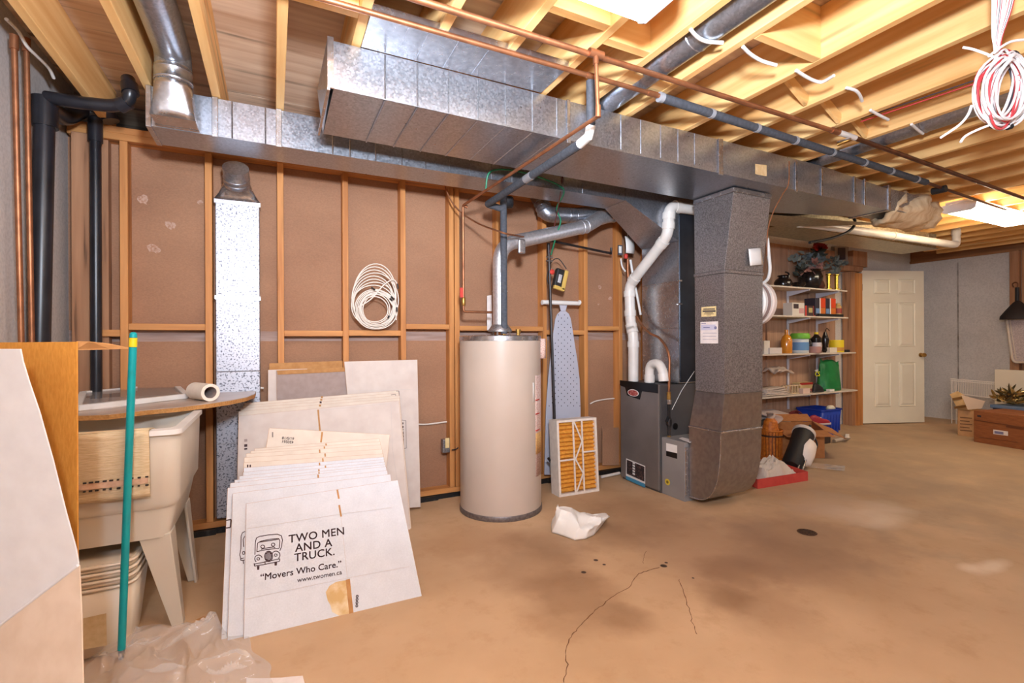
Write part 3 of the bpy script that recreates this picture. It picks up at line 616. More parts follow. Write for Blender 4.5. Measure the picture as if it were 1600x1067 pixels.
# ================================================================== WATER HEATER
hx, hy, hr = 1.444, 3.126, 0.287
wh = thing('water_heater', 'tall beige cylindrical water heater standing against the stud wall', 'water heater', (hx, hy, 0))
TANK = pm('beige_tank_enamel', (188, 170, 155), (194, 176, 161), 3, 0.33, spec=.5)
MB().lathe([(hr, 0.035), (hr, 1.185)], (hx, hy, 0), n=64).build('tank', TANK, wh, smooth=True)
MB().lathe([(hr + .004, 0), (hr + .006, .004), (hr + .006, .03), (hr + .002, .036)], (hx, hy, 0), n=64).build('base_ring', pm('grey_base_ring', (104, 94, 92), (130, 120, 116), 60, .45, .5), wh, smooth=True)
MB().lathe([(hr + .003, 1.186), (hr + .003, 1.216), (hr - .006, 1.222), (.0, 1.224)], (hx, hy, 0), n=64, capt=False).build('top_rim', GALVB, wh, smooth=True)
for w in (-2.15, -1.2):
    MB().lathe([(.006, 0), (.004, .004)], (hx + (hr + .003) * math.cos(w), hy + (hr + .003) * math.sin(w), 1.2), axis=(math.cos(w), math.sin(w), 0), n=8).build('rim_screw', GALVB, wh)
MB().lathe([(.085, 0), (.085, .012), (.056, .05)], (hx, hy, 1.25), n=24).build('draft_hood', GALVD, wh, smooth=True)
for k in range(3):
    w = k * 2.1 + 4.0; MB().bar((hx + .07 * math.cos(w), hy + .07 * math.sin(w), 1.222), (hx + .07 * math.cos(w), hy + .07 * math.sin(w), 1.262), .012, .006).build('hood_leg', GALVB, wh)
MB().lathe([(.014, 0), (.014, .03), (.02, .03), (.02, .045)], (hx + .12, hy - .05, 1.222), n=10).build('relief_valve', BRASS, wh)
LBLW = pm('heater_label_paper', (220, 196, 184), (196, 150, 138), 70, .7, stretch=(1, 1, 3), lo=.42, hi=.6)
LBLY = pm('heater_label_yellow', (214, 168, 104), (190, 140, 86), 60, .7, stretch=(1, 1, 3), lo=.42, hi=.6)
REDI = pm('label_red', (196, 56, 44), rough=.6)
def onc(px, py, e=0.0):       # pixel -> point on the tank's side
    d = ray(px, py); a = d.x ** 2 + d.y ** 2; bb = -2 * (d.x * hx + d.y * hy); cc = hx ** 2 + hy ** 2 - (hr + e) ** 2
    t = (-bb - math.sqrt(max(bb * bb - 4 * a * cc, 0))) / (2 * a); return CAM + d * t
def cyl_label(px0, px1, z0, z1, m, e, name='label_sticker', n=8):
    a0 = onc(px0, 640, 0); a1 = onc(px1, 640, 0); w0 = math.atan2(a0.y - hy, a0.x - hx); w1 = math.atan2(a1.y - hy, a1.x - hx)
    MB().grid(lambda u, v: (hx + (hr + e) * math.cos(w0 + (w1 - w0) * u), hy + (hr + e) * math.sin(w0 + (w1 - w0) * u), z0 + (z1 - z0) * v), n, 1).build(name, m, wh, smooth='all', solid=.0006)
zt = lambda py: OY(840, py, 2.98).z
cyl_label(836.5, 846.5, zt(738), zt(585), LBLW, .001)
cyl_label(836.5, 846.5, zt(704), zt(672), LBLY, .0018, 'label_panel')
for py in (621, 642, 667): cyl_label(836.5, 842.5, zt(py + 2), zt(py), REDI, .002, 'label_heading')
cyl_label(832.5, 834.5, zt(625), zt(595), WHITEP, .001, 'label_strip')
for k in range(6): cyl_label(845.0, 847.4, zt(797 - 4 * k), zt(799 - 4 * k), RUBBER, .001, 'vent_slot', 3)
ht = onc(848, 560, .012)
tag(MB().grid(lambda u, v: ht + V((.045 * u - .02, -.01 * math.sin(u * 3), .14 * v)), 5, 2).build('paper_tag', LBLW, smooth='all', solid=.001), 'long paper tag hanging from the top right of the water heater', 'tag')
# flue
fz = OY(780, 383, hy).z
q0 = V((hx, hy, 1.285)); q1 = V((hx, hy, fz)); q2 = OY(915, 354, 3.22)
fp = fillet([q0, q1, q1.lerp(q2, .5), q2], .13, 8)
fs = thing('flue_pipe', 'shiny aluminum vent pipe bending from the water heater toward the furnace', 'vent pipe', q0)
MB().tube(fp, .052, 24).build('vent_pipe', FOIL, fs, smooth=True)
dq = (q2 - q1).normalized()
for s_ in (-.05, .0): MB().tube([q2 + dq * s_, q2 + dq * (s_ + .008)], .056, 24).build('seam_ring', FOIL, fs, smooth=True)
MB().tube([q0 + V((0, 0, .25)), q0 + V((0, 0, .256))], .0545, 24).build('seam_ring', FOIL, fs, smooth=True)
wye = OY(955, 336, 3.3); k2 = OY(935, 341, 3.27)
MB().tube([q2, k2, wye], [.054, .06, .058], 24).build('wye_branch', FOIL, fs, smooth=True)
v0 = OY(845, 314, 3.38); v1 = OY(853, 335, 3.33); v2 = OY(895, 337, 3.33)
e2 = thing('vent_elbow_pipe', 'ribbed galvanized elbow and pipe above the aluminum flue', 'vent pipe', v1)
MB().tube(fillet([v0 + V((0, .06, .06)), v0, v1, v2, wye + V((-.02, 0, .01))], .07, 6), .062, 24).build('elbow_pipe', GALV, e2, smooth=True)
for t_ in (.1, .45, .8):
    p = v0.lerp(v1, t_); MB().tube([p, p + (v1 - v0).normalized() * .008], .066, 24).build('elbow_rib', GALV, e2, smooth=True)
for px in (886, 897): 
    p = OY(px, 337, 3.33); MB().tube([p, p + V((.008, 0, 0))], .066, 24).build('joint_ring', GALVB, e2, smooth=True)
MB().tube([wye + V((-.07, 0, -.002)), wye + V((.03, 0, .006))], .066, 24).build('end_collar', GALV, e2, smooth=True)
# smoke baffle box hanging on flue
tag(MB().obox(OY(815, 385, 3.03), (1, 0, .05), (0, 1, 0), (0, 0, 1), .058, .022, .105).build('damper_weight', GALVD, bevel=.012), 'small grey metal plate hung in front of the aluminum flue', 'damper')
# ================================================================== COPPER AND WATER LINES
ZC = 2.40
pa0 = V((-0.3, 1.835, ZC)); pa1 = V((1.725, 1.835, ZC))
ca = pipe_thing('copper_supply_pipe', 'copper pipe under the joists running just in front of the trunk duct', 'pipe', COPPER, [pa0, pa1], .011, 12, 0, [(V((1.32, 1.835, ZC)), (1, 0, 0)), (V((1.68, 1.835, ZC)), (1, 0, 0))], jr=1.3)
pb0 = V((-0.3, 1.69, ZC)); pb1 = V((3.0, 1.69, ZC)); pb2 = OZ(1315, 209, ZC); pb3 = OZ(1600, 310, ZC); pb3 = pb2 + (pb3 - pb2) * 1.25
cb = pipe_thing('copper_main_pipe', 'long copper pipe under the joists nearest to the viewer', 'pipe', COPPER, [pb0, OZ(1302, 204.5, ZC)], .0125, 12, 0, [(OZ(931, 84, ZC), (1, 0, 0)), (OZ(1305, 205, ZC), (1, .02, 0))], jr=1.35, jl=.07)
cw = pipe_thing('pvc_coupling', 'short white plastic coupling with a brass valve in the copper main', 'pipe fitting', PVC, [OZ(1308, 206, ZC), OZ(1336, 215.5, ZC)], .016, 12, 0)
MB().tube([OZ(1333, 216, ZC), OZ(1308, 226, ZC - .02)], .012, 10).build('valve_body', BRASS, cw, smooth=True)
MB().bar(OZ(1308, 222, ZC - .03), OZ(1330, 216, ZC - .03), .02, .004).build('valve_lever', GALVB, cw)
pipe_thing('brown_water_pipe', 'dark brown pipe continuing the copper main to the far wall', 'pipe', COPPERD, [OZ(1337, 216, ZC), pb3], .014, 10, 0)
# drop to the water heater
td = OZ(931, 84, ZC); zl = 2.137
cd_ = pipe_thing('copper_drop_pipe', 'copper branch dropping from the main and crossing under both ducts to the wall', 'pipe', COPPER,
    [td, V((td.x + .01, td.y, zl)), V((OZ(725, 320, zl).x, 3.2, zl)), V((OZ(725, 320, zl).x, 3.2, OY(728, 487, 3.2).z)), V((OY(768, 489, 3.2).x, 3.2, OY(728, 487, 3.2).z))], .009, 10, .02,
    [(V((td.x + .01, td.y, zl + .02)), (0, 0, 1)), (V((td.x, td.y, ZC - .02)), (0, 0, 1))], jr=1.35, jl=.05)
vx = OZ(725, 320, zl).x
MB().lathe([(.012, 0), (.016, .01), (.016, .05), (.012, .06)], (vx, 3.2, OY(728, 478, 3.2).z), n=12).build('valve_body', BRASS, cd_, smooth=True)
MB().bar((vx - .02, 3.185, OY(724, 465, 3.2).z), (vx - .02, 3.185, OY(722, 450, 3.2).z), .022, .008, up=(0, 1, 0)).build('valve_handle', REDI, cd_)
MB().tube([(vx, 3.2, zl), (vx + .03, 3.19, zl - .01)], .011, 8).build('fitting', COPPERD, cd_)
ti = V((1.325, 1.852, ZC - .012)); zi = 2.128; hxp = OY(787, 400, 3.07)
ins = thing('insulated_drop_pipe', 'grey foam covered pipe dropping and crossing under the ducts to the water heater', 'pipe', (hxp.x, 3.07, 1.22))
MB().tube([ti, V((ti.x, ti.y, zi + .06))], .021, 14).build('foam_sleeve', FOAM, ins, smooth=True)
MB().tube([V((ti.x, ti.y, zi + .055)), V((ti.x, ti.y + .02, zi + .01)), V((ti.x, ti.y + .1, zi))], .0225, 12).build('taped_elbow', WHITEP, ins, smooth=True)
MB().tube(fillet([V((ti.x, ti.y + .09, zi)), V((ti.x, 3.07, zi)), V((hxp.x, 3.07, zi - .02))], .02), .023, 14).build('foam_sleeve', FOAM, ins, smooth=True)
MB().tube([V((ti.x, 2.42, zi)), V((ti.x, 2.50, zi))], .0245, 14).build('tape_band', pm('clear_tape_band', (140, 138, 140), rough=.35), ins, smooth=True)
MB().tube([(hxp.x, 3.07, OY(787, 308, 3.07).z), (hxp.x, 3.07, 1.235)], .024, 14).build('foam_sleeve', FOAM, ins, smooth=True)
MB().lathe([(.012, 0), (.012, .03)], (hxp.x, 3.07, 1.222), n=10).build('nipple', BRASS, ins)
tag(MB().lathe([(.03, 0), (.036, .02), (.036, .07), (.028, .08)], OY(795, 318, 3.3) + V((0, 0, -.03)), n=14).build('pipe_bracket_can', FOAM, smooth=True), 'small grey cap beside the top of the insulated heater pipe', 'pipe fitting')
# insulated run along the joists
i0, i1 = V((1.726, 1.835, 2.395)), OZ(1447, 285, 2.385)
ir = thing('insulated_joist_pipe', 'grey foam covered pipe strapped under the joists in front of the trunk duct', 'pipe', i0)
MB().tube([i0, i1], .022, 14).build('foam_sleeve', FOAM, ir, smooth=True)
dd = (i1 - i0).normalized()
for px in (1032, 1111, 1182, 1242, 1300, 1350, 1392, 1432):
    c = OZ(px, 155 + (px - 1030) * .3118, 2.385); t_ = (c - i0).dot(dd); p = i0 + dd * t_
    MB().tube([p - dd * .012, p + dd * .012], .0245, 14).build('tape_ring', pm('grey_tape', (150, 150, 154), rough=.4), ir, smooth=True)
j1 = OZ(1600, 338, 2.385); j1 = i1 + (j1 - i1) * 1.2
MB().tube([i1 + dd * .002, j1], .011, 10).build('bare_pipe', COPPERD, ir, smooth=True)
MB().tube([i1 + dd * .28 + V((0, -.02, -.01)), i1 + dd * .28 + V((0, .07, -.01))], .028, 12).build('knob', RUBBER, ir)
# ================================================================== GAS LINES, WIRES
g0 = OY(836, 371, 3.3); g1 = OY(955, 396, 3.42)
gp = thing('black_gas_pipe', 'black iron gas pipe with a yellow tape joint below the flue', 'pipe', OY(868, 712, 3.3))
MB().tube([g0, g1, g1 + V((0, 0, .05))], .010, 10).build('pipe', BLACKPIPE, gp)
pv0 = OY(857, 380, 3.31); pv1 = OY(868, 700, 3.31)
MB().tube([pv0, pv1], .011, 10).build('pipe', BLACKPIPE, gp)
MB().tube([g0.lerp(g1, -.02), g0.lerp(g1, .05)], .015, 10).build('tape_joint', pm('yellow_tape', (222, 180, 20), rough=.5), gp)
MB().bar(OY(833, 378, 3.28), OY(834, 362, 3.28), .02, .008, up=(0, 1, 0)).build('valve_tab', MATS['yellow_tape'], gp)
for py in (402, 408): 
    p = OY(858, py, 3.31); MB().tube([p + V((-.03, -.005, 0)), p + V((.03, -.005, 0))], .006, 8).build('clamp', GALVB, gp)
MB().lathe([(.017, 0), (.022, .01), (.022, .04), (.017, .05)], pv1 + V((0, 0, .0)), n=12).build('union', BLACKPIPE, gp)
MB().tube([pv1, OY(869, 735, 3.31), OY(857, 716, 3.25)], .011, 10).build('drip_leg', BLACKPIPE, gp)
tag(MB().tube(spline([OY(694, 285, 3.36), OY(701, 306, 3.34), OY(716, 328, 3.3), OY(745, 348, 3.2), OY(778, 361, 2.95), OY(800, 367, 2.95), OY(834, 372, 3.28)]), .006, 8).build('gas_tubing', COPPER, smooth=True), 'thin copper tubing sagging across the stud wall behind the insulated pipe', 'tubing')
GREEN = pm('green_wire_insulation', (24, 120, 84), rough=.5)
tag(MB().tube(spline([OY(759, 298, 2.86), OY(763, 272, 2.83), OY(778, 265, 2.83), OY(805, 267, 2.84), OY(840, 276, 2.85), OY(874, 290, 2.86), OY(881, 302, 2.9), OY(870, 325, 3.1), OY(876, 345, 3.12), OY(870, 365, 3.15), OY(861, 398, 3.26)]), .0055, 8).build('ground_wire', GREEN, smooth=True), 'green ground wire looping under the rear duct down to the gas pipe', 'wire')
tag(MB().tube(spline([OY(879, 272, 2.86), OY(876, 300, 2.9), OY(870, 335, 3.08), OY(863, 368, 3.2), OY(859, 394, 3.27)]), .004, 6).build('brown_wire', pm('brown_wire_insulation', (92, 40, 34), rough=.6), smooth=True), 'thin brown wire beside the green ground wire', 'wire')
rg = thing('yellow_trouble_light', 'small yellow and black device with a red knob hung above the ironing board', 'device', OY(872, 455, 3.36))  # unidentified yellow and black device, gives no light
YEL = pm('ochre_plastic', (206, 168, 84), rough=.5)
c = OY(874, 437, 3.36); t1 = V((.25, 0, .97)); s1 = V((.97, 0, -.25)); f1 = V((0, -1, 0))
MB().obox(c, s1, f1, t1, .10, .05, .17).build('case', RUBBER, rg, bevel=.012)
MB().obox(c + s1 * .035 + f1 * .022, s1, f1, t1, .035, .03, .17).build('yellow_side', YEL, rg, bevel=.008)
MB().obox(c - t1 * .075 + f1 * .022, s1, f1, t1, .10, .03, .03).build('yellow_foot', YEL, rg, bevel=.006)
MB().obox(c + f1 * .03 - s1 * .015, s1, f1, t1, .03, .012, .07).build('window', FOIL, rg, bevel=.003)
MB().lathe([(.02, 0), (.022, .01), (.012, .02)], OY(862, 425, 3.30), axis=(0, -1, 0), n=14).build('red_knob', REDI, rg, smooth=True)
MB().tube(spline([OY(885, 420, 3.37), OY(872, 404, 3.38), OY(860, 412, 3.37), OY(855, 436, 3.37), OY(862, 452, 3.37)]), .004, 6).build('cord', RUBBER, rg)
# tags and valve by the plenum
tg = thing('valve_tag', 'white instruction tag hanging on the copper line left of the plenum', 'tag', OY(982, 395, 3.36))
MB().grid(lambda u, v: OY(976 + 13 * u + 2 * (1 - v), 395 - 26 * v + 1.5 * u, 3.36) + V((0, -.01 * math.sin(3 * v), 0)), 2, 5).build('card', WHITEP, tg, smooth='all', solid=.001)
MB().tube([OY(981, 371, 3.355), OY(979, 350, 3.36), OY(974, 330, 3.38)], .002, 5).build('string', WHITEP, tg)
gt = thing('gas_shutoff', 'grey labelled shutoff with a red cap and copper line beside the plenum', 'valve', OY(981, 420, 3.4))
MB().obox(OY(969, 391, 3.40), (1, 0, 0), (0, 1, 0), (0, 0, 1), .04, .02, .09).build('switch_box', FOAM, gt, bevel=.003)
MB().obox(OY(969, 390, 3.388), (1, 0, 0), (0, 1, 0), (0, 0, 1), .03, .001, .06).build('box_label', WHITEP, gt)
MB().lathe([(.014, 0), (.018, .01), (.018, .03), (.012, .04)], OY(978, 404, 3.38), n=12).build('red_cap', REDI, gt)
MB().tube(spline([OY(981, 405, 3.4), OY(981, 425, 3.4), OY(983, 460, 3.4)]), .012, 10).build('copper_stub', COPPER, gt, smooth=True)
MB().tube(spline([OY(970, 404, 3.39), OY(972, 416, 3.37), OY(977, 424, 3.37)]), .007, 8).build('white_lead', WHITEP, gt)
MB().lathe([(.02, 0), (.02, .04)], OY(962, 346, 3.42), n=10).build('red_plug', REDI, gt)
tag(MB().tube(spline([OY(985, 406, 3.38), OY(989, 430, 3.36), OY(996, 465, 3.33), OY(1001, 492, 3.3)]), .011, 10).build('drain_hose', WHITEP, smooth=True), 'white hose slanting down behind the zigzag plastic pipe', 'hose')
# gas feed to the furnace
fl0 = thing('furnace_gas_line', 'copper and brass gas line with black valve on the side of the furnace', 'pipe', OY(1041, 690, 2.83))
MB().tube(spline([OX(984, 470, 2.80), OX(990, 485, 2.80), OX(1001, 505, 2.80), OX(1015, 520, 2.79), OX(1030, 528, 2.78), OX(1041, 543, 2.77), OX(1046, 560, 2.76), OX(1046, 580, 2.75), OX(1045, 613, 2.75)]), .010, 10).build('flex_tubing', COPPER, fl0, smooth=True)
yq = OX(1045, 613, 2.75).y; xq = 2.75
zq = lambda py: OX(1044, py, 2.75).z
MB().tube([(xq, yq, zq(612)), (xq, yq, zq(624))], .016, 10).build('brass_union', BRASS, fl0)
MB().tube([(xq, yq, zq(624)), (xq, yq, zq(631))], .02, 10).build('nut', GALVB, fl0)
MB().tube([(xq, yq, zq(631)), (xq, yq, zq(652))], .012, 10).build('nipple', BLACKPIPE, fl0)
MB().lathe([(.018, 0), (.022, .01), (.022, .05), (.018, .06)], (xq, yq, zq(665)), n=12).build('valve_body', BLACKPIPE, fl0)
MB().bar((xq - .035, yq - .01, zq(658)), (xq - .012, yq - .01, zq(650)), .02, .012).build('valve_lever', RUBBER, fl0)
MB().tube([(xq, yq, zq(664)), (xq, yq, zq(684))], .012, 10).build('nipple', BLACKPIPE, fl0)
MB().tube([(xq, yq, zq(680)), (xq, yq, zq(690)), (xq + .08, yq, zq(692))], .015, 10).build('elbow', BRASS, fl0)
tag(MB().tube([OY(1050, 640, 2.83), OY(1065, 610, 2.83), OY(1085, 580, 2.83)], .0025, 5).build('thin_wire', WHITEP), 'thin pale wire slanting across the dark side of the furnace', 'wire')
# ================================================================== LEFT CORNER PIPES
dp = thing('abs_drain_stack', 'black plastic drain stack standing in the left corner with joined branches overhead', 'pipe', OY(62, 600, 3.2))
s0, s1 = OY(70, 160, 3.08), OY(60, 640, 3.05)
MB().tube([s0, s1], .04, 20).build('stack_pipe', ABS, dp, smooth=True)
MB().tube([s0 + V((0, 0, .02)), s0 + V((0, 0, -.12))], .05, 20).build('tee_fitting', ABS, dp, smooth=True)
br = [OY(72, 152, 3.06), OY(120, 160, 3.03), OY(178, 166, 3.02), OY(200, 159, 3.0), OY(204, 142, 2.98), OY(200, 124, 3.02)]
MB().tube(fillet(br, .06), .03, 16).build('branch_pipe', ABS, dp, smooth=True)
MB().tube([OY(186, 166, 3.02), OY(200, 159, 3.0)], .036, 16).build('elbow_fitting', ABS, dp, smooth=True)
MB().tube([OY(204, 146, 2.985), OY(202, 132, 3.0)], .037, 16).build('elbow_fitting', ABS, dp, smooth=True)
MB().tube(fillet([OY(75, 165, 3.1), OY(100, 185, 3.3), OY(130, 170, 3.4)], .05), .042, 16).build('lower_branch', ABS, dp, smooth=True)
MB().tube(fillet([OY(105, 160, 3.4), OY(140, 178, 3.42), OY(165, 172, 3.44), OY(172, 190, 3.44)], .05), .045, 16).build('lower_branch', ABS, dp, smooth=True)
vp = thing('abs_vent_pipe', 'thin black plastic pipe running down the corner post', 'pipe', OY(150, 640, 3.42))
MB().tube([OY(149, 190, 3.42), OY(151, 700, 3.42)], .026, 16).build('vent_pipe', ABS, vp, smooth=True)
MB().tube([OY(149, 185, 3.42), OY(149, 222, 3.42)], .034, 16).build('coupling', ABS, vp, smooth=True)
for i, (a, b_, w) in enumerate((((22, 55), (38, 560), 'leftmost copper riser beside the concrete wall'), ((41, 60), (53, 560), 'copper riser between the leftmost copper pipe and the black drain stack'))):
    A_, B_ = OX(a[0], a[1], -0.99), OX(b_[0], b_[1], -0.99); B_.z = 0.5
    pipe_thing('copper_riser', w, 'pipe', COPPER, [A_ + V((0, 0, .0)), B_], .011, 10, 0, [(A_ + V((0, 0, -.03)), (0, 0, 1))], jr=1.4, group='copper risers on the left wall')
tag(MB().tube(spline([OX(10, 30, -.98), OX(28, 48, -.98), OX(42, 72, -.97), OX(58, 88, -.96), OX(76, 106, -.95), OX(84, 122, -.95)]), .007, 8).build('white_cable', WHITEP, smooth=True), 'white cable draped along the top of the left concrete wall', 'cable')
# ================================================================== CABLES ON WALL AND CEILING
cc_ = thing('coax_cable_coil', 'coil of white coaxial cable hanging between two studs', 'cable coil', OY(588, 516, 3.46))
COAX = pm('ivory_cable', (232, 220, 206), rough=.5)
random.seed(11); b = MB()
def loop(cx_, cy_, rx, ry, rot, d, n=36):
    P = []
    for k in range(n):
        w = 2 * math.pi * k / n; x = rx * math.cos(w); y = ry * math.sin(w); c_, s_ = math.cos(rot), math.sin(rot)
        P.append(OY(cx_ + x * c_ - y * s_, cy_ + x * s_ + y * c_, 3.475 - d))
    b.tube(P, .0036, 6, closed=True)
for k in range(8): loop(585 + random.uniform(-2, 2), 464 + 2.2 * k - 2, 37 - random.uniform(0, 6), 50 - 2.6 * k, random.uniform(-.1, .1), k * .006)
for k in range(9): loop(587 + random.uniform(-3, 4), 484 + random.uniform(-2, 2), 32 - 1.2 * k + random.uniform(-1, 1), 31 - 1.3 * k + random.uniform(-1, 1), random.uniform(-.3, .3), .04 + k * .005)
b.tube(spline([OY(560, 480, 3.42), OY(580, 467, 3.40), OY(600, 445, 3.40), OY(615, 437, 3.42), OY(622, 447, 3.43)]), .0042, 6)
b.tube(spline([OY(583, 451, 3.40), OY(592, 457, 3.40), OY(606, 466, 3.40), OY(617, 485, 3.42), OY(619, 500, 3.42)]), .0042, 6)
b.build('cable', COAX, cc_, smooth=True)
for p, q in (((580, 449), (586, 453)), ((611, 463), (616, 468)), ((609, 466), (613, 470)), ((621, 443), (622, 451)), ((620, 480), (620, 487)), ((606, 497), (608, 493))):
    MB().tube([OY(*p, 3.395), OY(*q, 3.395)], .006, 8).build('connector', BLACKPIPE, cc_)
wc = thing('ceiling_wire_coil', 'thick bundle of white and red wires coiled and hanging from the joists at upper right', 'wire coil', OD(1568, 195, 1.72))
DW = 1.72; random.seed(4)
mats = {'white': pm('white_wire', (238, 232, 230), rough=.5), 'red': pm('red_wire', (204, 60, 66), rough=.5), 'black': pm('dark_wire', (60, 56, 64), rough=.5)}
bm_ = {k: MB() for k in mats}
seq = ['white'] * 5 + ['red', 'white', 'white', 'black', 'white', 'red']
for k in range(46):
    col_ = seq[k % len(seq)]; j = random.uniform
    cx_, cy_ = 1567 + j(-10, 12), 140 + j(-5, 6); rx, ry = 33 + j(-16, 8), 54 + j(-8, 6); dz = j(-.05, .05); ro = .16 + j(-.12, .12)
    P = []
    for i in range(28):
        w = 2 * math.pi * i / 28; x = rx * math.cos(w); y = ry * math.sin(w)
        pinch = 1 - .55 * max(0, -math.sin(w)) ** 3
        x *= pinch
        P.append(OD(cx_ + x * math.cos(ro) - y * math.sin(ro), cy_ + x * math.sin(ro) + y * math.cos(ro), DW + dz + .03 * math.cos(w)))
    bm_[col_].tube(P, .0038, 5, closed=True)
for k in range(22):
    col_ = seq[k % len(seq)]; x0 = 1552 + k * 1.35; right = k > 14
    P = spline([OD(x0 + (6 if right else 0), -60, DW - .02), OD(x0 - 1 + (4 if right else 0), 0, DW - .02), OD(1556 + (x0 - 1562) * .45, 60, DW), OD(1560 + random.uniform(-5, 5), 88, DW), OD(1562 + random.uniform(-14, 14), 105, DW)], 5)
    bm_[col_].tube(P, .0038, 5)
for P in (((1600, 62), (1580, 65), (1562, 75), (1545, 88)), ((1505, 74), (1520, 77), (1540, 84), (1560, 92)), ((1518, 165), (1512, 180), (1498, 196), (1470, 215)), ((1545, 196), (1525, 204), (1508, 213), (1501, 222))):
    bm_['white'].tube(spline([OD(*q, DW - .04) for q in P]), .0042, 6)
for k in bm_: bm_[k].build(k + '_wires', mats[k], wc, smooth=True)
MB().tube([OD(1574, 199, DW), OD(1580, 197, DW)], .010, 10).build('wire_connector', RUBBER, wc)
stubs = [(((1079, 46), (1090, 58), (1105, 65), (1130, 67)), 'white cable stub poking from the joists nearest the lit lamp'),
         (((1161, 73), (1172, 84), (1190, 95), (1213, 102)), 'second white cable stub from the lit lamp'),
         (((1244, 110), (1258, 119), (1272, 126), (1285, 128), (1303, 118)), 'hooked white cable stub above the white pipe coupling'),
         (((1322, 137), (1336, 141), (1343, 148), (1347, 158)), 'curved white cable stub to the right of the hooked one'),
         (((1360, 172), (1372, 179), (1388, 187)), 'straight white cable stub under the red wires'),
         (((1424, 194), (1433, 202), (1442, 209)), 'small white cable stub crossing the round duct left of the wire coil')]
for P, lb in stubs:
    Q = [OZ(x, y, 2.425 - .006 * i) for i, (x, y) in enumerate(P)]
    tag(MB().tube(spline(Q, 5), .0075, 8).build('cable_stub', WHITEP, smooth=True), lb, 'cable', 'cable stubs under the joists')
for nm, m_, o_ in (('red', mats['red'], 0), ('black', mats['black'], -5)):
    a, c = OZ(1345, 190 + o_, 2.44), OZ(1540, 125 + o_, 2.44)
    tag(MB().tube([a, c], .0035, 5).build('strung_wire', m_), 'thin %s wire strung along a joist left of the wire coil' % nm, 'wire')
# wall outlet, cables on wall
ob = thing('outlet_box', 'metal outlet box with pale cover on the stud left of the water heater', 'outlet', OY(697, 708, 3.45))
MB().obox(OY(696, 696, 3.50), (1, 0, 0), (0, 1, 0), (0, 0, 1), .055, .05, .10).build('box', GALVD, ob, bevel=.003)
MB().obox(OY(699, 692, 3.47), (1, 0, 0), (0, 1, 0), (0, 0, 1), .032, .01, .075).build('receptacle', CREAM, ob, bevel=.003)
MB().tube(spline([OY(706, 703, 3.48), OY(712, 702, 3.48), OY(716, 699, 3.48)]), .005, 6).build('cable_clamp', RUBBER, ob)
for P, lb in ((((640, 662), (665, 663), (690, 660), (706, 658)), 'beige cable stapled between studs above the outlet box'), (((922, 631), (930, 627), (945, 624), (966, 622)), 'beige cable between studs left of the furnace'), (((407, 606), (412, 606.5)), 'short dark pipe stub beside the stack duct')):
    tag(MB().tube(spline([OY(*p, 3.575 if 'stub' not in lb else 3.5) for p in P], 5), .006, 8).build('wall_cable', COAX, smooth=True), lb, 'cable')
# small labels stuck to flue
tag(MB().hexa([OY(a, c, 3.45 + e) for e in (0, .002) for a, c in ((761, 516), (769, 516), (768, 461), (761, 462))]).build('pipe_label', PAPER), 'white printed label strip behind the flue pipe', 'label')
# ================================================================== FLOOR DRAIN
dr = thing('floor_drain', 'small round dark floor drain in the concrete right of the stains', 'drain', OZ(1261, 832, 0))
dc = OZ(1261, 832, 0)
RUST = pm('rusty_iron', (70, 44, 30), (104, 70, 46), 40, .8)
MB().lathe([(.05, .0), (.055, .003), (.048, .005), (.048, .001)], dc, n=24, capt=False).build('rim', RUST, dr)
MB().lathe([(.047, .0005), (.047, .0012)], dc, n=24).build('sump', pm('drain_dark', (14, 10, 8), rough=.9), dr)
for k in range(-3, 4): 
    l = math.sqrt(.046 ** 2 - (k * .013) ** 2); MB().box(dc.x - l, dc.x + l, dc.y + k * .013 - .0025, dc.y + k * .013 + .0025, .0015, .0035).build('grate_bar', RUST, dr)
# ================================================================== IRONING BOARD, FILTER, BAG
YI = 3.44
ib = thing('ironing_board', 'pale grey perforated ironing board hung upright by its foot bar beside the water heater', 'ironing board', OY(882, 745, YI))
IBM = pm('pale_blue_grey_enamel', (178, 178, 190), (186, 186, 198), 4, .5)
outl = [(882, 484), (876, 486), (871, 491), (868, 499), (865, 520), (862, 545), (857, 590), (853.5, 640), (852, 700), (851, 742), (906, 742), (907.5, 690), (907.5, 640), (906, 592), (902, 560), (898, 535), (894, 508), (892, 497), (889, 490)]
MB().prism([OY(a, c, YI) for a, c in outl], (0, .012, 0)).build('board', IBM, ib, bevel=.004)
HOLE = pm('hole_dark', (52, 46, 50), rough=.9)
hb = MB()
py = 492.0; row = 0
while py < 636:
    wl = 869 - (py - 492) * .105; wr = 893 + (py - 492) * .115; n_ = max(1, int((wr - wl - 6) / 9.6)); off = 4.8 if row % 2 else 0
    k0 = -((n_ // 2) * 9.6)
    for k in range(-8, 9):
        x = 882 + k * 9.6 + off
        if wl + 3 < x < wr - 3:
            c = OY(x, py, YI - .0006); hb.add([c + V((.0042 * math.cos(w * 1.0472), 0, .0055 * math.sin(w * 1.0472))) for w in range(6)], [tuple(range(6))])
    py += 4.9; row += 1
hb.build('perforations', HOLE, ib, kind='stuff')
MB().tube([OY(848, 472, 3.42), OY(905, 474, 3.42)], .018, 16).build('foot_bar', WHITEP, ib, smooth=True)
MB().prism([OY(a, c, 3.43) for a, c in ((874, 475), (887, 475), (884, 486), (877, 486))], (0, .01, 0)).build('neck', IBM, ib, bevel=.003)
for px in (847.5, 905.5): MB().tube([OY(px - .8, 472.5, 3.42), OY(px + .8, 472.5, 3.42)], .0195, 16).build('end_cap', WHITEP, ib)
RUSTS = pm('rust_stain', (150, 118, 84), (178, 170, 172), 40, .8, lo=.4, hi=.62)
